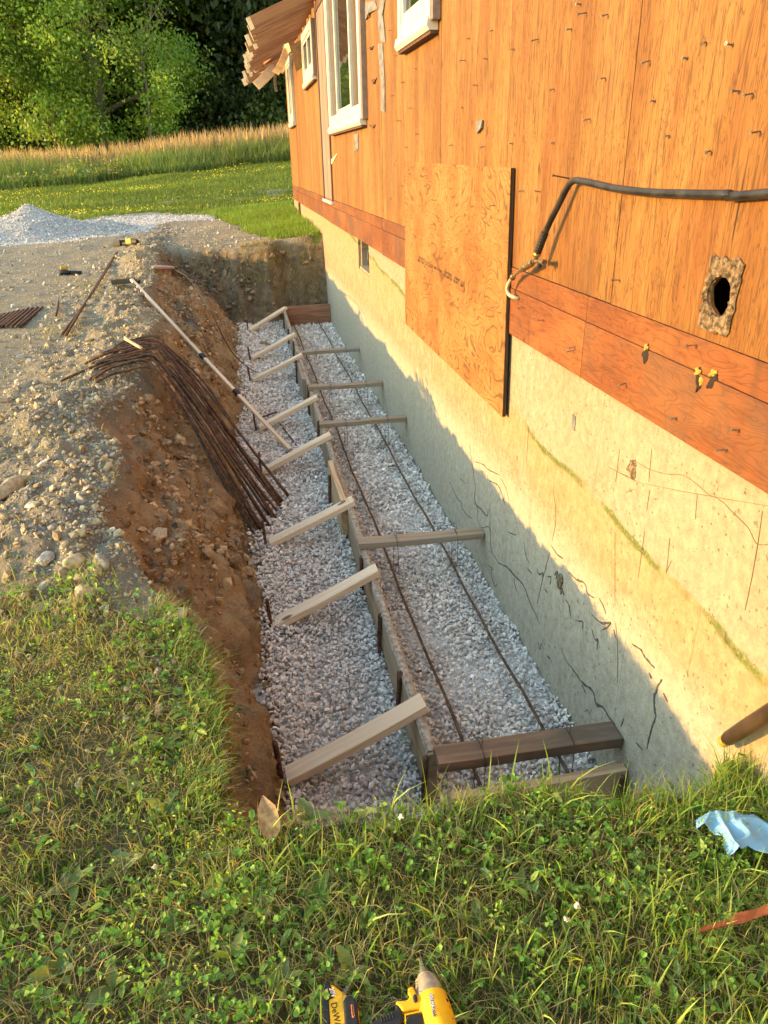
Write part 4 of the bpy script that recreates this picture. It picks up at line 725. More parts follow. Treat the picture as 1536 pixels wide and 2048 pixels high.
def text(s, name, p0, p1, hgt, m, h):
    cu = bpy.data.curves.new(name, 'FONT'); cu.body = s; cu.extrude = .0003; cu.align_x = 'LEFT'; o = bpy.data.objects.new(name, cu); COL.objects.link(o); cu.materials.append(m)
    dg = None; a, c = Vector(dq(*p0, h)), Vector(dq(*p1, h)); x = (c-a); L = x.length; x.normalize(); z = Vector((0, 0, 1)); y = z.cross(x); cu.size = hgt
    me = bpy.data.meshes.new_from_object(o); bpy.data.objects.remove(o); o = bpy.data.objects.new(name, me); COL.objects.link(o)
    if not me.materials: me.materials.append(m)
    o.matrix_world = Matrix([[x[i], y[i], z[i], a[i]] for i in range(3)]+[[0, 0, 0, 1]]); adopt(o, drv); return o
text('DeWALT', 'lettering', (166, 496), (215, 760), .0165, M['ink'], .0166); text('20V', 'lettering', (150, 350), (178, 445), .0125, M['white_paint'], .0188); text('20V MAX', 'lettering', (1170, 460), (1215, 690), .008, M['white_paint'], R2*1.1+.0012); text('XR', 'lettering', (1208, 610), (1240, 690), .012, M['yellow'], R2*1.1+.0012)
# ------------------------------------------------------------------ rag, splinter, pipe, leaf
def cloth(name, px, zbase, m, seed, n=46):
    P = np.array([atz(p, zbase)[:2] for p in px]); lo, hi = P.min(0), P.max(0); us = np.linspace(lo[0], hi[0], n); vs_ = np.linspace(lo[1], hi[1], n); Xg, Yg = np.meshgrid(us, vs_)
    ins = np.zeros_like(Xg, bool); j = len(P)-1
    for i in range(len(P)):
        c1 = (P[i, 1] > Yg) != (P[j, 1] > Yg); ins ^= c1 & (Xg < (P[j, 0]-P[i, 0])*(Yg-P[i, 1])/(P[j, 1]-P[i, 1]+1e-12)+P[i, 0]); j = i
    w = fbm(Xg*7, Yg*7, seed, 2)*.05; r1 = 1-np.abs(fbm(Xg*9+w*14, Yg*6-w*10, seed+1, 1)); r2 = 1-np.abs(fbm(Xg*15+w*10, Yg*22, seed+2, 1))
    Zg = H(Xg, Yg, False)+.03+.04*r1**1.5+.008*r2+.02*fbm(Xg*4, Yg*4, seed+3, 2); Xn = Xg+.006*fbm(Xg*14, Yg*14, seed+4, 2); Yn = Yg+.008*fbm(Xg*14, Yg*14, seed+5, 2)
    keep = ins[:-1, :-1] & ins[1:, 1:] & ins[:-1, 1:] & ins[1:, :-1]; ii = np.arange(n*n).reshape(n, n); f = np.stack([ii[:-1, :-1], ii[:-1, 1:], ii[1:, 1:], ii[1:, :-1]], -1)[keep]
    used = np.unique(f); mp = np.full(n*n, -1); mp[used] = np.arange(len(used)); me = raw_mesh(name, np.stack([Xn.ravel(), Yn.ravel(), Zg.ravel()], 1)[used], mp[f], None, True); o = link(name, me, m); sd = o.modifiers.new('thick', 'SOLIDIFY'); sd.thickness = .0015; return o
tagl(cloth('rag', [(1393, 1628), (1440, 1624), (1500, 1618), (1560, 1628), (1600, 1650), (1600, 1700), (1530, 1695), (1500, 1688), (1462, 1702), (1448, 1660), (1420, 1645), (1395, 1645)], .06, M['cloth'], 90, 120), 'crumpled pale blue rag lying on the grass at the right edge', 'rag')
a, c = Vector(onground((1398, 1862), .055)), Vector(onground((1560, 1812), .065)); Mx, L = frame(a, c); b = MB(); vs = []
for i in range(9): s = i/8; w = .0015+.008*min(1, s*2.2)*(1+.2*math.sin(i*2)); vs += [((s-.5)*L, -w, .002*math.sin(i)), ((s-.5)*L, w*.9, .004+.002*math.sin(i*1.7)), ((s-.5)*L, w*.6, -.005), ((s-.5)*L, -w*.7, -.006)]
b.add(vs, [(i*4+k, i*4+(k+1) % 4, (i+1)*4+(k+1) % 4, (i+1)*4+k) for i in range(8) for k in range(4)]+[(3, 2, 1, 0), (32, 33, 34, 35)]); tagl(b.build('wood_splinter', M['splinter'], mw=Mx), 'pointed red brown wood splinter in the grass at the right edge', 'splinter')
th = thing('tool_handle', atz((1500, 1450), .05), 'thick brown round handle lying on the grass against the house wall', 'handle'); a = Vector(atx((1452, 1480), -.04)); c = Vector(atx((1536, 1428), -.045)); d = (c-a).normalized(); MB().tube([a, a+d*.02, a+d*.12, a+d*.5, a+d*.95], [.016, .020, .022, .024, .024], 16).build('shaft', M['pipe'], th, smooth=True); MB().tube([a-d*.03, a-d*.018, a+d*.004], [.010, .0165, .017], 14).build('yellow_collar', M['dull_yellow'], th)
def leaf_mesh(L, wd, seed, curl=.25, n=7):
    r = random.Random(seed); vs = []; f = []
    for i in range(n):
        s = i/(n-1); w = wd*(math.sin(math.pi*min(1, s**.75*.97+.02))**.8)*(1+.12*math.sin(i*2.7+seed)); z = curl*L*math.sin(s*2.4)*.55-.1*L*s*s
        vs += [(s*L, -w, z+w*.35), (s*L, 0, z), (s*L, w, z+w*.35)]
    for i in range(n-1): f += [(i*3, i*3+1, i*3+4, i*3+3), (i*3+1, i*3+2, i*3+5, i*3+4)]
    return np.array(vs), np.array(f)
v, f = leaf_mesh(.11, .026, 4, .3); me = raw_mesh('dry_leaf', v, f, None, True); o = link('dry_leaf', me, M['leafdry']); pz = onground((548, 1700), .02); o.matrix_world = Matrix.Translation(Vector((pz[0], pz[1], pz[2]+.03))) @ Matrix.Rotation(math.radians(100), 4, 'Z') @ Matrix.Rotation(-.5, 4, 'Y'); tagl(o, 'curled tan dead leaf standing in the grass below the trench corner', 'leaf')
# ------------------------------------------------------------------ stones
ICO = None
def ico():
    global ICO
    if ICO is None:
        g = (1+5**.5)/2; v = np.array([(-1, g, 0), (1, g, 0), (-1, -g, 0), (1, -g, 0), (0, -1, g), (0, 1, g), (0, -1, -g), (0, 1, -g), (g, 0, -1), (g, 0, 1), (-g, 0, -1), (-g, 0, 1)], float); v /= np.linalg.norm(v[0])
        f = np.array([(0, 11, 5), (0, 5, 1), (0, 1, 7), (0, 7, 10), (0, 10, 11), (1, 5, 9), (5, 11, 4), (11, 10, 2), (10, 7, 6), (7, 1, 8), (3, 9, 4), (3, 4, 2), (3, 2, 6), (3, 6, 8), (3, 8, 9), (4, 9, 5), (2, 4, 11), (6, 2, 10), (8, 6, 7), (9, 8, 1)]); ICO = (v, f)
    return ICO
def rand_rot(n):
    q = rng.normal(size=(n, 4)); q /= np.linalg.norm(q, axis=1)[:, None]; w, x, y, z = q.T
    return np.stack([np.stack([1-2*(y*y+z*z), 2*(x*y-z*w), 2*(x*z+y*w)], 1), np.stack([2*(x*y+z*w), 1-2*(x*x+z*z), 2*(y*z-x*w)], 1), np.stack([2*(x*z-y*w), 2*(y*z+x*w), 1-2*(x*x+y*y)], 1)], 1)
def stones(name, P, r, cols, m, jit=.28, flat=.7, smooth=False):
    v, f = ico(); n = len(P); sc = np.stack([rng.uniform(.85, 1.55, n), rng.uniform(.65, 1.1, n), rng.uniform(.42, .85, n)*flat/.7], 1)
    vv = v[None]*(1+rng.uniform(-jit, jit, (n, 12, 1)))*sc[:, None, :]; vv = np.einsum('nij,nkj->nki', rand_rot(n), vv)*np.asarray(r)[:, None, None]+P[:, None, :]
    F_ = (f[None]+np.arange(n)[:, None, None]*12).reshape(-1, 3); return link(name, raw_mesh(name, vv.reshape(-1, 3), F_, np.repeat(cols, 12, 0), smooth), m)
def pick(cols, n, jit=.12): c = np.array(cols)[rng.integers(0, len(cols), n)]; return np.clip(c*(1+rng.normal(0, jit, (n, 1))), 0.01, 1)
def jgrid(x0, x1, y0, y1, d): a, c = np.meshgrid(np.arange(x0, x1, d), np.arange(y0, y1, d)); x = a.ravel()+rng.uniform(-.5, .5, a.size)*d; y = c.ravel()+rng.uniform(-.5, .5, a.size)*d; return x, y
GC = [(.60, .57, .55), (.67, .64, .61), (.54, .52, .51), (.72, .69, .66), (.46, .44, .435), (.62, .565, .52)]
PS, RS = [], []
for (ya, yb, d, r) in ((1.36, 4.2, .0155, .0102), (4.2, 7.5, .0195, .0125), (7.5, 12.3, .026, .0155)):
    x, y = jgrid(-1.62, -.004, ya, yb, d); k = x > XT(y)-.10*rng.random(len(x)); x, y = x[k], y[k]
    hgt = -.757+.010*rng.normal(size=len(x))+.018*fbm(x*4, y*4, 91, 2)+np.where(x < XF, .012, 0)+.03*np.exp(-((x-XT(y))/.12)**2)
    ok = ~((np.abs(x-XF) < .024))
    PS.append(np.stack([x, y, hgt], 1)[ok]); RS.append((r*rng.uniform(.7, 1.3, len(x)))[ok])
PS = np.concatenate(PS); RS = np.concatenate(RS); tag(stones('gravel', PS, RS, pick(GC, len(PS), .16)*np.array([1.05, 1.0, .95]), M['stone'], .42), 'pale grey crushed gravel filling the trench floor', 'gravel', kind='stuff')
# rubble strewn on the crest, the yard edge and down the bank
x, y = rng.uniform(-4.2, -1.1, 230000), rng.uniform(1.6, 14, 230000)**1.0; m_ = dig(x, y); d = x-XC(y)
w = np.where(m_ > .02, np.where(m_ < .99, .26+.5*(m_ > .86), .0), np.exp(-np.abs(d)/.42)*np.interp(y, [1.6, 2.3, 2.8, 8, 14], [.05, .30, .85, .5, .3])); k = rng.random(len(x)) < w*np.interp(y, [2, 5, 14], [1, .8, .5])
x, y = x[k], y[k]; n = len(x); r = np.clip(.0045*rng.pareto(2.5, n)+.004, .004, .022)*np.where(dig(x, y) > .05, 1.15, 1.)
RC = [(.40, .325, .19), (.33, .28, .19), (.45, .375, .235), (.25, .225, .185), (.32, .235, .13), (.36, .32, .255)]; c = pick(RC, n); kk = dig(x, y) > .04; c[kk] = c[kk]*np.array([.92, .74, .60])*rng.uniform(.55, 1.15, (kk.sum(), 1))
tag(stones('rubble', np.stack([x, y, np.where(dig(x, y) > .9, np.maximum(H(x, y), -.748), H(x, y))+r*.25], 1), r, c, M['rock'], .36, .8), 'tan rubble and clods strewn over the trench bank and crest', 'rubble', kind='stuff')
x, y = rng.uniform(-6.5, -.3, 16000), rng.uniform(3, 20, 16000); k = (dig(x, y) < .02) & (zone_lawn(x, y) < .5) & ((x < -2.2) | (y > 12)); x, y = x[k], y[k]; r = np.clip(.005*rng.pareto(2.4, len(x))+.005, .005, .03)
tag(stones('yard_stones', np.stack([x, y, H(x, y)+r*.2], 1), r, pick([(.33, .305, .25), (.40, .375, .33), (.26, .245, .205)], len(x)), M['rock'], .3, .6), 'small pale stones scattered over the grey gravel yard', 'stones', kind='stuff')
x, y = rng.uniform(-2.6, -1.15, 26000), rng.uniform(1.5, 13, 26000); m_ = dig(x, y); k = (m_ > .06) & (m_ < .995) & (rng.random(len(x)) < np.clip(.35+.9*fbm(x*2, y*2, 97, 3), .05, .9)); x, y = x[k], y[k]; n = len(x); r = np.clip(.008*rng.pareto(2.0, n)+.007, .007, .042)
c = pick([(.46, .31, .17), (.38, .26, .15), (.32, .21, .12), (.25, .165, .095), (.50, .37, .22)], n, .15); far_y = y > 11.9; c[far_y] = c[far_y]*np.array([.45, .5, .6])  # clods on the far end bank darkened to go with its painted shade
xs_ = rng.uniform(-.04, .16, 2600); ys_ = rng.uniform(1.6, 12, 2600); kk = rng.random(2600) < np.clip(.25+1.2*fbm(ys_*1.3, ys_*0+4, 98, 3), 0, 1)*np.exp(-xs_/.07); xs_ = XT(ys_[kk])+xs_[kk]; ys_ = ys_[kk]; n2 = len(xs_); rr2 = np.clip(.005*rng.pareto(2.2, n2)+.005, .005, .022); PX = np.stack([xs_, ys_, -.742+rr2*.3], 1)
tag(stones('spilled_soil', PX, rr2, pick([(.34, .23, .13), (.27, .18, .10), (.40, .28, .16)], n2, .15), M['rock'], .34, .7), 'crumbs of brown soil spilled over the gravel along the bank toe', 'soil', kind='stuff')
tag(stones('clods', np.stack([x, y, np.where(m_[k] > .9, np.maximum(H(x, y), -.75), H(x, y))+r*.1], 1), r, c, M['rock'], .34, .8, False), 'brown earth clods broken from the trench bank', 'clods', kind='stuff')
# countable rocks
import bmesh
def rock_mesh(seed, sub=3):
    bm = bmesh.new(); bmesh.ops.create_icosphere(bm, subdivisions=sub, radius=1.); r = random.Random(seed); cuts = []
    for _ in range(9):
        d = Vector((r.gauss(0, 1), r.gauss(0, 1), r.gauss(0, 1))).normalized(); cuts.append((d, r.uniform(.45, .8)))
    for v in bm.verts:
        for d, h in cuts:
            s = v.co.dot(d)
            if s > h: v.co -= d*(s-h)*.97
        v.co *= 1+.1*(vn(v.co.x*3+seed, v.co.y*3+v.co.z*4, seed)*2-1)+.05*(vn(v.co.x*9+seed, v.co.y*9+v.co.z*8, seed)*2-1)
    me = bpy.data.meshes.new('rock'); bm.to_mesh(me); bm.free(); me.polygons.foreach_set('use_smooth', [sub > 2]*len(me.polygons)); return me
def colour_mesh(me, c):
    ca = me.color_attributes.new('col', 'FLOAT_COLOR', 'POINT'); n = len(me.vertices); k = np.ones((n, 4), np.float32); k[:, :3] = np.array(c); ca.data.foreach_set('color', k.ravel()); me.materials.append(M['rock']); return me
def rock(p, size, c, seed, label, group=None, sink=.3, z=None, rz=None):
    o = link('rock', colour_mesh(rock_mesh(seed), c)); o.location = (p[0], p[1], (p[2] if z is None else z)+size[2]*(1-sink)-size[2]*.5); o.scale = size; o.rotation_euler = (random.uniform(-.3, .3), random.uniform(-.3, .3), rz if rz is not None else random.uniform(0, 6)); return tagl(o, label, 'rock', group)
rock(onground((205, 1130)), (.045, .04, .036), (.27, .25, .22), 1, 'grey rounded rock on the bank crest just above the grass'); rock(onground((150, 1130)), (.055, .035, .036), (.44, .36, .23), 2, 'tan blocky rock immediately left of the grey rounded rock'); rock(onground((90, 1120)), (.045, .036, .02), (.40, .37, .31), 3, 'flat grey rock half sunk left of the blocky tan rock')
rock(onground((10, 990)), (.13, .09, .055), (.36, .27, .17), 4, 'large tan slab shaped rock at the left edge of the yard', rz=.6); rock(onground((65, 1012)), (.05, .028, .016), (.46, .42, .36), 5, 'flat pale stone beside the large slab shaped rock'); rock(onground((162, 1002)), (.035, .04, .032), (.34, .31, .26), 6, 'grey stone at the crest above the orange clay bank')
rock(onground((362, 1418)), (.026, .02, .016), (.50, .45, .37), 7, 'pale stone lying in the grass near the trench edge'); rock(onground((360, 1386)), (.03, .016, .014), (.44, .39, .31), 8, 'flat pale stone in the grass above another pale stone'); rock(onground((90, 1172)), (.034, .03, .02), (.36, .35, .31), 9, 'grey green stone among the first tufts of grass'); rock(onground((175, 1190)), (.05, .042, .04), (.43, .35, .23), 10, 'lumpy tan clod below the grey rounded rock'); rock(onground((350, 1240)), (.065, .05, .045), (.46, .38, .25), 11, 'dry tan clod overhanging the bank edge beside the grass')
rock(atz((527, 690), -.73), (.12, .085, .06), (.20, .15, .09), 12, 'brown stone on the trench gravel before the second farthest brace', z=-.755); rock(atz((519, 626), -.72), (.13, .12, .10), (.33, .27, .20), 13, 'tan boulder at the foot of the far end bank', z=-.755); rock(atz((540, 640), -.72), (.10, .08, .07), (.24, .19, .13), 14, 'smaller brown boulder right of the tan boulder by the end board', z=-.755)
rock(atz((575, 905), -.74), (.05, .04, .025), (.14, .14, .12), 15, 'dark stone beside the lower end of the long wooden rod', z=-.75); rock(atz((575, 1335), -.74), (.03, .028, .016), (.15, .11, .06), 16, 'muddy brown clod on the gravel by the bank toe', z=-.745); rock(atz((607, 958), -.74), (.03, .022, .02), (.33, .31, .26), 17, 'grey green pebble on the gravel by the pale cleat', z=-.745); rock(atz((603, 1415), -.74), (.024, .02, .014), (.42, .29, .19), 18, 'orange tinted pebble on the gravel left of the nearest brace', z=-.745)
protos = [colour_mesh(rock_mesh(50+i, 3), c) for i, c in enumerate([(.35, .29, .19), (.30, .26, .19), (.38, .33, .24), (.27, .245, .2), (.33, .23, .13), (.25, .17, .10)])]
kk = 0
for k in range(4000):
    y = random.uniform(2.4, 13); dx = random.gauss(-.25, .3) if random.random() < .7 else random.uniform(0, .8); x = float(XC(y))+dx; mdig = float(dig(x, y))
    if x < -4 or mdig > .9: continue
    s = random.uniform(.010, .022)*(1+.09*y); pz = float(H(x, y)); ix = 5 if mdig > .1 and random.random() < .5 else (4 if mdig > .1 else random.randint(0, 3))
    o = bpy.data.objects.new('rock', protos[ix]); COL.objects.link(o); o.location = (x, y, pz+s*.2); o.scale = (s*random.uniform(.9, 1.4), s, s*random.uniform(.55, .9)); o.rotation_euler = (random.uniform(-.4, .4), random.uniform(-.4, .4), random.uniform(0, 6)); tagl(o, 'tan stone in the rubble along the bank and crest of the trench', 'rock', 'stones along the trench bank'); kk += 1
    if kk >= 150: break
# far end bank boulders
for k in range(26):
    x = random.uniform(-1.7, -.15); y = random.uniform(12.1, 12.6); s = random.uniform(.02, .06); o = bpy.data.objects.new('rock', protos[5]); COL.objects.link(o); o.location = (x, y, float(H(x, y))+s*.1); o.scale = (s*1.2, s, s*.8); o.rotation_euler = (random.uniform(-.5, .5), random.uniform(-.5, .5), random.uniform(0, 6)); tagl(o, 'dark stone sticking out of the far end bank of the trench', 'rock', 'stones in the far end bank')
# gravel heap
hx, hy = jgrid(-10.5, -2.6, 14.2, 20.4, .07)
def heap(x, y):
    a = .64-np.hypot((x+5.35)/1.0, (y-16.9)*1.0)*.46; b_ = .24-np.hypot((x+4.1), (y-17.4)*1.1)*.36; c_ = .6-np.hypot((x+6.9), (y-16.7))*.42
    k = 8.; s = np.log(np.exp(k*a)+np.exp(k*b_)+np.exp(k*c_)+1)/k; return s-.07+.025*fbm(x*3, y*3, 95, 3)+.02*fbm(x*9, y*9, 96, 2)*(s > .15)
ax_ = np.arange(-10, -2.4, .08); ay_ = np.arange(14.4, 20.2, .08); HX, HY_ = np.meshgrid(ax_, ay_); HZZ = H(HX, HY_)+heap(HX, HY_)-.02; ii = np.arange(HX.size).reshape(HX.shape); f = np.stack([ii[:-1, :-1].ravel(), ii[:-1, 1:].ravel(), ii[1:, 1:].ravel(), ii[1:, :-1].ravel()], 1); f = f[(heap(HX, HY_).ravel()[f] > .03).any(1)]
t = NT('heap_gravel'); p = t.pos(); n_ = t.noise(p, 60., 3, .7); n2 = t.noise(p, 2., 4); t.color(t.mix(t.step(n_, .3, .7), (.25, .25, .26), t.mix(n2, (.42, .40, .39), (.48, .43, .40)))); t.rough(.95); t.bump(n_, .8, .03)
gh = thing('gravel_heap', (-5.3, 16.9, .35), 'heap of pale grey white gravel on the far side of the yard', 'gravel heap'); link('mound', raw_mesh('mound', np.stack([HX.ravel(), HY_.ravel(), HZZ.ravel()], 1), f, None, True), t.m, gh)
x, y = rng.uniform(-9, -.2, 34000), rng.uniform(14.6, 21.2, 34000); hh = heap(x, y); k = (hh > .0) | (rng.random(len(x)) < .35*zone_gravel(x, y)); x, y, hh = x[k], y[k], hh[k]; o = stones('loose_gravel', np.stack([x, y, H(x, y)+np.maximum(hh-.02, 0)+.005], 1), rng.uniform(.009, .019, len(x)), pick([(.42, .40, .39), (.52, .48, .45), (.30, .30, .31), (.60, .55, .52)], len(x), .2), M['stone']); adopt(o, gh); o['kind'] = 'stuff'
# ------------------------------------------------------------------ grass and weeds
def blades(P, h, w, az, lean, cols, seg=2, tipc=1.25):
    """N blades as bent tapering strips"""
    n = len(P); L = seg+1; V_ = np.zeros((n, 2*seg+1, 3)); C_ = np.zeros((n, 2*seg+1, 3)); d = np.stack([np.cos(az), np.sin(az), 0*az], 1); sdv = np.stack([-np.sin(az), np.cos(az), 0*az], 1)
    tw = rng.uniform(-1.2, 1.2, n); sdv = sdv*np.cos(tw)[:, None]+d*np.sin(tw)[:, None]
    for i in range(seg+1):
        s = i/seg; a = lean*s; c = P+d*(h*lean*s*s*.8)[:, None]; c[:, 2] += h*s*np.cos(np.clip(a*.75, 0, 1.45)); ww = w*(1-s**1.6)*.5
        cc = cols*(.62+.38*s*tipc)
        if i < seg: V_[:, 2*i] = c-sdv*ww[:, None]; V_[:, 2*i+1] = c+sdv*ww[:, None]; C_[:, 2*i] = cc; C_[:, 2*i+1] = cc
        else: V_[:, 2*seg] = c; C_[:, 2*seg] = cc
    off = (np.arange(n)*(2*seg+1))[:, None]; fq = [np.array([[2*i, 2*i+1, 2*i+3, 2*i+2]])+off for i in range(seg-1)]; ft = np.array([[2*seg-2, 2*seg-1, 2*seg]])+off
    return V_.reshape(-1, 3), ([np.concatenate(fq)] if fq else [])+[ft], C_.reshape(-1, 3)
def join(parts):
    vs, fq, ft, cs, o = [], [], [], [], 0
    for v, f, c in parts:
        vs.append(v); cs.append(c)
        for q in f: (fq if q.shape[1] == 4 else ft).append(q+o)
        o += len(v)
    return np.concatenate(vs), ([np.concatenate(fq)] if fq else [])+([np.concatenate(ft)] if ft else []), np.concatenate(cs)
GREEN = [(.22, .36, .045), (.15, .29, .035), (.28, .42, .06), (.09, .21, .03), (.38, .44, .09)]; STRAW = [(.42, .34, .15), (.34, .28, .11), (.50, .42, .20)]
def lawn_points(n, x0, x1, y0, y1): x, y = rng.uniform(x0, x1, n), rng.uniform(y0, y1, n); return x, y
x, y = lawn_points(150000, -3.3, -.004, .25, 3.1)
cov = zone_lawn(x, y); pat = fbm(x*2.3, y*2.3, 101, 4); lip = np.exp(-((y-NEARY(x))/.1)**2)*(x > -1.35)
right = sstep(-1.5, -.7, x+.2*pat); keep = rng.random(len(x)) < cov*np.clip(.42+.5*pat+.25*right, .1, 1); keep &= dig(x, y) < .1; x, y, pat, lip, right = x[keep], y[keep], pat[keep], lip[keep], right[keep]; n = len(x)
tuft = vn(x*9, y*9, 105); h = (.020+.032*rng.random(n)+.034*right*rng.random(n)+.02*np.clip(pat, 0, 1)+.035*lip*(x < -.5))*(.6+.75*tuft); col = pick(GREEN, n, .2); st = rng.random(n) < np.where(right > .5, .15, .30); col[st] = pick(STRAW, st.sum(), .2); col *= (.85+.35*vn(x*3, y*3, 107))[:, None]
lean = np.abs(rng.normal(.55, .45, n)); az = rng.uniform(0, 6.28, n)+1.2*fbm(x*4, y*4, 109, 2)
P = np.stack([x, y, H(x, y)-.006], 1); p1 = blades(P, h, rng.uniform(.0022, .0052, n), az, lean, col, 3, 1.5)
k = rng.random(n) < np.where(right > .5, .11, .04); p2 = blades(P[k], h[k]*rng.uniform(1.3, 2.0, k.sum()), rng.uniform(.004, .008, k.sum()), az[k], lean[k]*.9+.15, pick([(.30, .42, .08), (.22, .34, .05), (.36, .46, .12)], k.sum(), .2), 4)
# short dead thatch lying flat between the blades
x, y = lawn_points(40000, -3.3, -.004, .25, 3.2); k = (rng.random(len(x)) < zone_lawn(x, y)) & (dig(x, y) < .05); x, y = x[k], y[k]; n = len(x); p3 = blades(np.stack([x, y, H(x, y)+.004+.03*rng.random(n)], 1), rng.uniform(.03, .08, n), rng.uniform(.0016, .0032, n), rng.uniform(0, 6.28, n), rng.uniform(1.2, 1.9, n), pick(STRAW, n, .25), 2)
# grass hanging over the cut bank edge
yy = rng.uniform(1.42, 2.3, 1900); xx = XC(yy)+rng.uniform(-.10, .03, 1900); n = len(xx); kk = rng.random(n) < .45+.6*vn(yy*9, yy*0, 149); xx, yy = xx[kk], yy[kk]; n = len(xx); p4 = blades(np.stack([xx, yy, H(xx, yy)], 1), rng.uniform(.04, .11, n), rng.uniform(.002, .004, n), rng.normal(0, .9, n), rng.uniform(.5, 1.5, n), pick(GREEN+STRAW[:2], n, .2), 3)
xx = rng.uniform(-.45, -.01, 1500); yy = rng.uniform(1.2, 1.5, 1500); n = 1500; p5 = blades(np.stack([xx, yy, H(xx, yy)-.01], 1), rng.uniform(.05, .15, n), rng.uniform(.002, .0045, n), rng.uniform(0, 6.28, n), rng.uniform(.1, 1.1, n), pick(GREEN+STRAW[:1], n, .2), 3)
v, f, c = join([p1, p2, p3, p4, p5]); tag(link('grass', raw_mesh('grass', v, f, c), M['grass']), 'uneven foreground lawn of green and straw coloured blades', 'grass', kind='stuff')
# clover and small creeping weeds
def leaflets(P, r, nrm_tilt, cols, kind):
    n = len(P); az = rng.uniform(0, 6.28, n); el = rng.normal(0, nrm_tilt, n); u = np.stack([np.cos(az)*np.cos(el), np.sin(az)*np.cos(el), np.sin(el)], 1); w = np.stack([-np.sin(az), np.cos(az), rng.normal(0, .35, n)], 1)
    shp = [(0, 0), (.45, -.5), (1.0, -.42), (1.12, 0), (1.0, .42), (.45, .5)] if kind == 'clover' else [(0, 0), (.4, -.24), (.9, -.2), (1.35, 0), (.9, .2), (.4, .24)]
    V_ = np.stack([P+u*(a*r)[:, None]+w*(b_*r)[:, None]+np.array([0, 0, 1])*((abs(b_)*.35-(a-.5)**2*.25)*r)[:, None] for a, b_ in shp], 1); o = (np.arange(n)*6)[:, None]
    return V_.reshape(-1, 3), [np.concatenate([np.array([[0, 1, 2, 3]])+o, np.array([[0, 3, 4, 5]])+o])], np.repeat(cols, 6, 0)
parts = []
x, y = lawn_points(13000, -3.2, -.01, .3, 2.9); pt = fbm(x*1.9, y*1.9, 121, 3); k = (rng.random(len(x)) < zone_lawn(x, y)*np.clip(.3+1.1*pt, .06, 1)) & (dig(x, y) < .05); x, y = x[k], y[k]; n = len(x); z = H(x, y)+rng.uniform(.015, .065, n); r = rng.uniform(.006, .0135, n)
for q in range(3): parts.append(leaflets(np.stack([x, y, z], 1), r, .35, pick([(.14, .30, .045), (.10, .23, .04), (.20, .36, .06)], n, .2), 'clover'))
x, y = lawn_points(2600, -2.6, -.01, .3, 2.2); pt = fbm(x*2.6, y*2.6, 131, 3); k = (rng.random(len(x)) < zone_lawn(x, y)*np.clip(.15+1.3*pt, .03, 1)) & (dig(x, y) < .05); x, y = x[k], y[k]; n = len(x)
tall = rng.uniform(.03, .10, n)
for q in range(9):
    s = q/8; parts.append(leaflets(np.stack([x+.012*np.sin(q*2.4+x*90), y+.012*np.cos(q*2.4+x*90), H(x, y)+.01+tall*s], 1), rng.uniform(.007, .013, n)*(1.1-.4*s), .5, pick([(.21, .35, .05), (.29, .43, .07), (.15, .28, .04)], n, .18)*(.7+.5*s), 'oval'))
x, y = lawn_points(5200, -3.2, -.01, .3, 2.9); k = (rng.random(len(x)) < zone_lawn(x, y)*np.clip(.5+.8*fbm(x*2.2, y*2.2, 133, 3), .05, 1)) & (dig(x, y) < .05); x, y = x[k], y[k]; n = len(x)
for q in range(3): parts.append(leaflets(np.stack([x+.006*rng.normal(size=n), y+.006*rng.normal(size=n), H(x, y)+rng.uniform(.008, .05, n)], 1), rng.uniform(.013, .034, n), .45, pick([(.18, .31, .06), (.13, .25, .05), (.26, .38, .08), (.15, .27, .09)], n, .2), 'oval'))
v, f, c = join(parts); tag(link('clover', raw_mesh('clover', v, f, c), M['grass']), 'clover and small leafy weeds growing through the foreground grass', 'weeds', kind='stuff')
# broad-leaved weeds as plants with leaf parts
LV = []
for i in range(5):
    v, f = leaf_mesh(1., .17+.03*i, i, .22, 8); cc = np.tile(np.array([[(.15, .23, .055), (.19, .27, .065), (.13, .20, .05), (.23, .29, .08), (.18, .24, .09)][i]]), (len(v), 1)); me = raw_mesh('leaf', v, f, cc, True); me.materials.append(M['grass']); LV.append(me)
wp = [(250, 1750), (330, 1640), (640, 1800), (520, 1830), (745, 1860), (355, 1880), (120, 1960), (560, 1980), (150, 1780), (420, 1560), (330, 1500), (620, 1650), (470, 1930), (230, 1990), (720, 1650), (1040, 1790), (1000, 1740), (1290, 1620), (1350, 1560), (1410, 1520), (950, 1850), (1180, 1640), (700, 1950), (330, 2010), (60, 1640), (260, 1590)]
for i, p in enumerate(wp):
    pz = onground(p); pz[2] = float(H(pz[0], pz[1])); th = thing('broadleaf_weed', pz, 'broad leaved green weed growing flat in the foreground lawn', 'weed', 'broadleaf weeds in the lawn'); nl = random.randint(3, 6)
    for j in range(nl):
        o = bpy.data.objects.new('leaf', LV[random.randint(0, 4)]); COL.objects.link(o); s = random.uniform(.035, .07); o.matrix_world = Matrix.Translation(Vector(pz)+Vector((0, 0, .012))) @ Matrix.Rotation(j*6.28/nl+random.uniform(-.4, .4), 4, 'Z') @ Matrix.Rotation(-random.uniform(.15, .8), 4, 'Y') @ Matrix.Scale(s, 4); adopt(o, th)
M['flower_white'] = plain('clover_white', (.55, .52, .40), .8, vary=.5, scale=120)
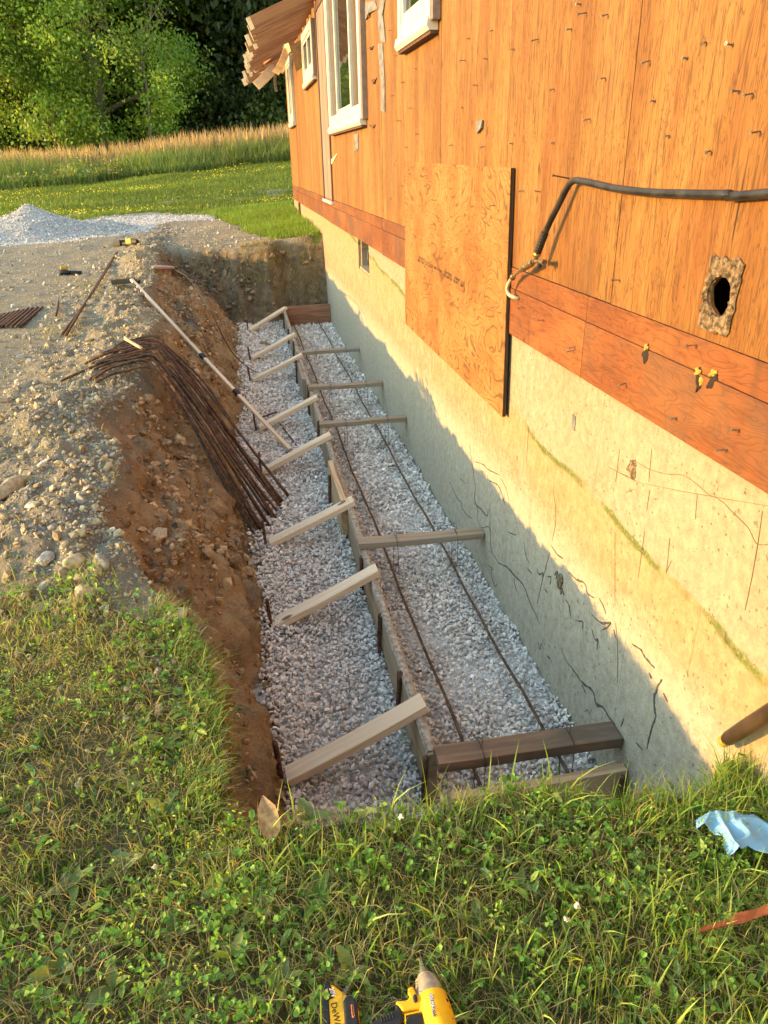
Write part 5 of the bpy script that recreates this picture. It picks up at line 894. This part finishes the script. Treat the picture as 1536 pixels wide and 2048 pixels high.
# white clover heads
for i, p in enumerate([(1150, 1830), (800, 1650), (310, 1750), (1130, 1855)]):
    pz = onground(p, .05); z0 = float(H(pz[0], pz[1])); th = thing('clover_flower', (pz[0], pz[1], z0), 'small white clover flower head standing in the foreground grass', 'flower', 'white clover flowers'); MB().tube([(pz[0], pz[1]+.01, z0), (pz[0]+.003, pz[1], z0+.07)], .0009, 5).build('stem', M['stemgreen'] if 'stemgreen' in M else M.setdefault('stemgreen', plain('green_stem', (.12, .19, .05), .6)), th); blob('flower_head', (pz[0]+.003, pz[1], z0+.074), .0055, M['flower_white'], th, i, 3, (1, 1, .9), .8)
# sparse dry tufts on the crest and yard
x, y = rng.uniform(-4., -1.9, 9000), rng.uniform(2.6, 13, 9000); k = (rng.random(len(x)) < np.clip(fbm(x*1.7, y*1.7, 141, 3)*1.6-.55, 0, 1)) & (dig(x, y) < .25); x, y = x[k], y[k]; n = len(x); p1 = blades(np.stack([x, y, H(x, y)], 1), rng.uniform(.03, .09, n), rng.uniform(.003, .006, n), rng.uniform(0, 6.28, n), rng.uniform(.3, 1.4, n), pick(STRAW+[(.22, .22, .06)], n, .2), 2)
# grass patch at the far corner of the house and turf hanging over the end bank
x, y = rng.uniform(-2.4, -.03, 38000), rng.uniform(12.4, 20, 38000); k = rng.random(len(x)) < zone_lawn(x, y)*sstep(-2.3, -1.1, x+.5*fbm(x*2, y*1.2, 145, 3))*(dig(x, y) < .02); x, y = x[k], y[k]; n = len(x); p2 = blades(np.stack([x, y, H(x, y)], 1), rng.uniform(.05, .13, n), rng.uniform(.006, .012, n), rng.uniform(0, 6.28, n), rng.uniform(.2, 1.1, n), pick([(.19, .30, .04), (.25, .34, .055), (.14, .24, .03)], n, .18), 2)
x = rng.uniform(-1.3, -.03, 900); y = np.interp(x, [-1.5, 0], [12.6, 12.35])+rng.uniform(-.22, .15, len(x)); n = len(x); p3 = blades(np.stack([x, y, H(x, y)], 1), rng.uniform(.06, .16, n), rng.uniform(.005, .01, n), rng.normal(-1.57, .8, n), rng.uniform(.8, 1.7, n), pick(STRAW+[(.30, .22, .09)], n, .2), 2)
v, f, c = join([p1, p2, p3]); tag(link('rough_grass', raw_mesh('rough_grass', v, f, c), M['grass']), 'grass patch by the house corner and dry tufts along the crest', 'grass', kind='stuff')
# far lawn
x, y = rng.uniform(-24, 4, 150000), 17.3+14.5*rng.random(150000)**1.1; k = (rng.random(len(x)) < zone_lawn(x, y)) & ~((x > -.05) & (y < 18.9)) & (np.abs(x+3) < 3+.62*y); x, y = x[k], y[k]; n = len(x); vv = vn(x*.7, y*1.6, 151); p1 = blades(np.stack([x, y, H(x, y)], 1), rng.uniform(.05, .13, n), rng.uniform(.012, .028, n), rng.uniform(0, 6.28, n), rng.uniform(.2, 1.1, n), pick([(.16, .22, .03), (.19, .25, .04), (.12, .18, .022)], n, .15)*(.7+.5*vv)[:, None], 1)
v, f, c = join([p1]); tag(link('lawn', raw_mesh('lawn', v, f, c), M['grass']), 'sunlit mown lawn beyond the gravel yard', 'lawn', kind='stuff')
x, y = rng.uniform(-18, 1, 40000), rng.uniform(19.5, 29, 40000); k = rng.random(len(x)) < np.clip((fbm(x*.5, y*1.0, 161, 4)-.38)*1.0, 0, .25)*sstep(18.5, 20.5, y); x, y = x[k], y[k]; n = len(x)
fl_ = leaflets(np.stack([x, y, H(x, y)+rng.uniform(.10, .17, n)], 1), rng.uniform(.018, .032, n), .7, pick([(.75, .58, .02), (.8, .66, .05)], n, .1), 'clover'); v, f, c = join([fl_]); tag(link('yellow_flowers', raw_mesh('yellow_flowers', v, f, c), M['grass']), 'drifts of tiny yellow flowers on the far lawn', 'flowers', kind='stuff')
# tall meadow grass
x, y = rng.uniform(-30, 10, 90000), 29.3+7*rng.random(90000)**1.4; k = np.abs(x+3) < 6+.55*y; x, y = x[k], y[k]; n = len(x); vv = vn(x*.35, y*.35, 171); h = .72*(.5+.55*vv+.45*vn(x*1.6, y*1.6, 175)+rng.uniform(-.3, .4, n))*np.clip((y-28.6)/1.6, .35, 1); col = pick([(.15, .22, .05), (.19, .25, .065), (.11, .18, .04), (.26, .26, .10)], n, .15)*(.6+.7*vn(x*.9, y*1.1, 177))[:, None]
p1 = blades(np.stack([x, y, H(x, y)-.02], 1), h, rng.uniform(.02, .045, n), rng.uniform(0, 6.28, n), rng.uniform(.05, .8, n), col, 2, 1.3)
k = (rng.random(n) < .27*(.3+1.2*vn(x*.6, y*.6, 178))) & (y > 31.); sx, sy = x[k], y[k]; m2 = len(sx); p2 = blades(np.stack([sx, sy, H(sx, sy)+h[k]*.55], 1), rng.uniform(.45, .8, m2), rng.uniform(.035, .07, m2), rng.uniform(0, 6.28, m2), rng.uniform(.05, .35, m2), pick([(.42, .27, .14), (.36, .24, .13), (.46, .33, .18), (.36, .26, .17)], m2, .15), 2, 1.3)
k = (rng.random(n) < .22) & (vn(x*.5, y*.5, 173) > .5) & (y < 32); p3 = leaflets(np.stack([x[k], y[k], H(x[k], y[k])+h[k]*rng.uniform(.6, 1.05, k.sum())], 1), rng.uniform(.04, .08, k.sum()), .7, pick([(.45, .38, .06), (.38, .32, .07), (.33, .28, .22)], k.sum(), .2), 'clover')
v, f, c = join([p1, p2, p3]); tag(link('meadow_grass', raw_mesh('meadow_grass', v, f, c), M['grass']), 'tall meadow grass with brown seed heads before the trees', 'meadow', kind='stuff')
# ------------------------------------------------------------------ trees
def leaf_cloud(C, per, spread, size, cols, flat=.75):
    n = len(C)*per; c = np.repeat(C, per, 0); P = c+rng.normal(size=(n, 3))*np.array([1, 1, flat])*np.repeat(spread, per)[:, None]; cl = np.repeat(pick(cols, len(C), .18), per, 0)*(1+rng.normal(0, .16, (n, 1)))
    r = rng.uniform(.6, 1.2, n)*size; d = rng.normal(size=(n, 3)); d[:, 2] -= .5; d /= np.linalg.norm(d, axis=1)[:, None]; w = np.cross(d, rng.normal(size=(n, 3))); w /= np.linalg.norm(w, axis=1)[:, None]
    V_ = np.stack([P, P+d*(r*.55)[:, None]-w*(r*.36)[:, None], P+d*(r*1.15)[:, None], P+d*(r*.55)[:, None]+w*(r*.36)[:, None]], 1); o = (np.arange(n)*4)[:, None]
    return V_.reshape(-1, 3), [np.array([[0, 1, 2, 3]])+o], np.repeat(np.clip(cl, .004, 1), 4, 0)
def make_tree(loc, hgt, rad, label, cat, group, cols, nclump, per, size, seed, base=.12, lean=0., shape='round', limbs=9, spread=.55, name='tree'):
    r = random.Random(seed); th = thing(name, loc, label, cat, group); L = Vector(loc); mb = MB(); tr = hgt*.022+.05; top = L+Vector((lean, 0, hgt*.93)); tips = []
    pts = [L+Vector((0, 0, -.15))]+[L.lerp(top, s)+Vector((r.uniform(-.2, .2), r.uniform(-.2, .2), 0)) for s in (.1, .25, .45, .65, .85)]+[top]; mb.tube(smooth_path(pts, 2), list(np.linspace(tr*1.25, .02, (len(pts)-1)*2+1)), 8)
    for k in range(limbs):
        s = .16+.75*k/limbs; a = L.lerp(top, s); ang = k*2.4+r.uniform(-.4, .4); ln = rad*(1.0-.5*s)*r.uniform(.7, 1.05); e = a+Vector((math.cos(ang)*ln, math.sin(ang)*ln, ln*r.uniform(.1, .7))); m = a.lerp(e, .5)+Vector((0, 0, ln*.12)); mb.tube(smooth_path([a, m, e], 3), list(np.linspace(tr*.45*(1-s*.6), .015, 7)), 6); tips.append(e)
        for q in range(2): e2 = m+Vector((r.uniform(-1, 1), r.uniform(-1, 1), r.uniform(0, 1)))*ln*.55; mb.tube([m, m.lerp(e2, .5)+Vector((0, 0, .1)), e2], [tr*.2, tr*.12, .01], 5); tips.append(e2)
    mb.build('trunk', M['bark'], th, smooth=True, fix=False); C = []
    while len(C) < nclump:
        if r.random() < .35 and tips: c = r.choice(tips)+Vector((r.gauss(0, .5), r.gauss(0, .5), r.gauss(0, .4)))
        else:
            z = r.uniform(base, 1.); pr = (math.sin(math.pi*min(1, max(0, (z-base)/(1-base))**.75*.92+.06))**.6) if shape == 'round' else (1.05-z)*.95+.05; ang = r.uniform(0, 6.28); q = r.random()**.42*pr*rad*(1+.25*math.sin(3*ang+seed)); c = L+Vector((math.cos(ang)*q+lean*z, math.sin(ang)*q, z*hgt))
        C.append(tuple(c))
    C = np.array(C); v, f, cl = leaf_cloud(C, per, np.array([spread*r.uniform(.6, 1.3) for _ in C]), size, cols); link('crown', raw_mesh('crown', v-np.array(loc), f, cl), M['leaf'], th, loc=Vector(loc)); return th
def tp(px, y): q = aty((px, 300), y); return (float(q[0]), y, float(H(q[0], y)))
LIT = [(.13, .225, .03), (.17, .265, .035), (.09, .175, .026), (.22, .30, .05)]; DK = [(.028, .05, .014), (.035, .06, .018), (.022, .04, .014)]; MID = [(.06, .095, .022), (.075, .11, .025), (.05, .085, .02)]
make_tree(tp(205, 39.5), 14.5, 5.0, 'tall light green maple in sun left of the dark wood', 'tree', None, LIT, 420, 190, .145, 11, .06, 0., limbs=13, spread=.43, name='maple_tree')
make_tree(tp(-40, 40.5), 13, 5.0, 'light green tree at the left edge of the picture', 'tree', None, LIT, 240, 180, .15, 12, .05, 0., limbs=11, spread=.46, name='maple_tree')
make_tree(tp(120, 36.5), 3.0, 1.8, 'low bright sapling in front of the tall light green maple', 'tree', None, LIT, 30, 90, .15, 13, .1, 0., limbs=6, spread=.35, name='sapling')
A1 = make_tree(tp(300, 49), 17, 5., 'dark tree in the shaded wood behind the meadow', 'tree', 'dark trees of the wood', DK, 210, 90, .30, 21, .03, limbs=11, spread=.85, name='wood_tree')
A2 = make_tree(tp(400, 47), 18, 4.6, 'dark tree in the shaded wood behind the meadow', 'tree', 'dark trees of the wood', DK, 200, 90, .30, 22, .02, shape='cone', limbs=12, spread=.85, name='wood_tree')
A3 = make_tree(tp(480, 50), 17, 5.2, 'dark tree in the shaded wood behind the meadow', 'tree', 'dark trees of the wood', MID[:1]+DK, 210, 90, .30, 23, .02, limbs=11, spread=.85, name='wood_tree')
def copy_tree(src, loc, s, rz):
    c = src.copy(); COL.objects.link(c); c.location = loc; c.scale = (s, s, s*random.uniform(.92, 1.08)); c.rotation_euler = (0, 0, rz)
    for ch in src.children:
        d = ch.copy(); COL.objects.link(d); d.parent = c; d.matrix_parent_inverse = ch.matrix_parent_inverse.copy()
    return c
k = 0
for (px, y) in [(555, 40), (640, 43), (230, 45), (120, 44), (20, 45), (-90, 43), (-200, 45), (730, 46), (840, 45), (350, 49), (450, 50), (540, 50), (620, 52), (260, 52), (160, 53), (50, 52), (-60, 53), (-170, 52), (720, 54), (860, 54), (980, 52), (400, 57), (500, 58), (300, 58), (200, 60), (90, 60), (-300, 47), (-420, 50)]: copy_tree([A1, A2, A3][k % 3], tp(px, y+6), random.uniform(.95, 1.25), random.uniform(0, 6.28)); k += 1
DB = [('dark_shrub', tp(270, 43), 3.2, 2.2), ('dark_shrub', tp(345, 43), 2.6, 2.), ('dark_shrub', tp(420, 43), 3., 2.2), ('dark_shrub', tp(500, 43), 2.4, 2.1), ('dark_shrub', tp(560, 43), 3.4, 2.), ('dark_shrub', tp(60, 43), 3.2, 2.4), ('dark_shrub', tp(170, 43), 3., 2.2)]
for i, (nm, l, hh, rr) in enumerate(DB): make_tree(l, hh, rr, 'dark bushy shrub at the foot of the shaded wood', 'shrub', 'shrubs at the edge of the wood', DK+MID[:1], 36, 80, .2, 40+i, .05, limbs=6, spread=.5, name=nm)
# grey dead tree between maple and wood
th = thing('dead_tree', tp(300, 37.5), 'bare grey leafless tree just right of the tall light green maple', 'tree'); L = Vector(tp(300, 37.5)); mb = MB(); r = random.Random(5)
def twig(a, d, ln, rad, dep):
    e = a+d*ln; m = a.lerp(e, .5)+Vector((r.uniform(-.1, .1), r.uniform(-.1, .1), r.uniform(-.05, .1)))*ln; mb.tube([a, m, e], [rad, rad*.8, rad*.55], 5)
    if dep > 0:
        for _ in range(3): twig(a.lerp(e, r.uniform(.45, 1)), (d+Vector((r.uniform(-.9, .9), r.uniform(-.9, .9), r.uniform(-.3, .6)))).normalized(), ln*r.uniform(.45, .7), rad*.5, dep-1)
twig(L, Vector((.03, 0, 1)), 5.0, .07, 5); mb.build('trunk', plain('dead_wood', (.12, .10, .085), .9), th, fix=False)
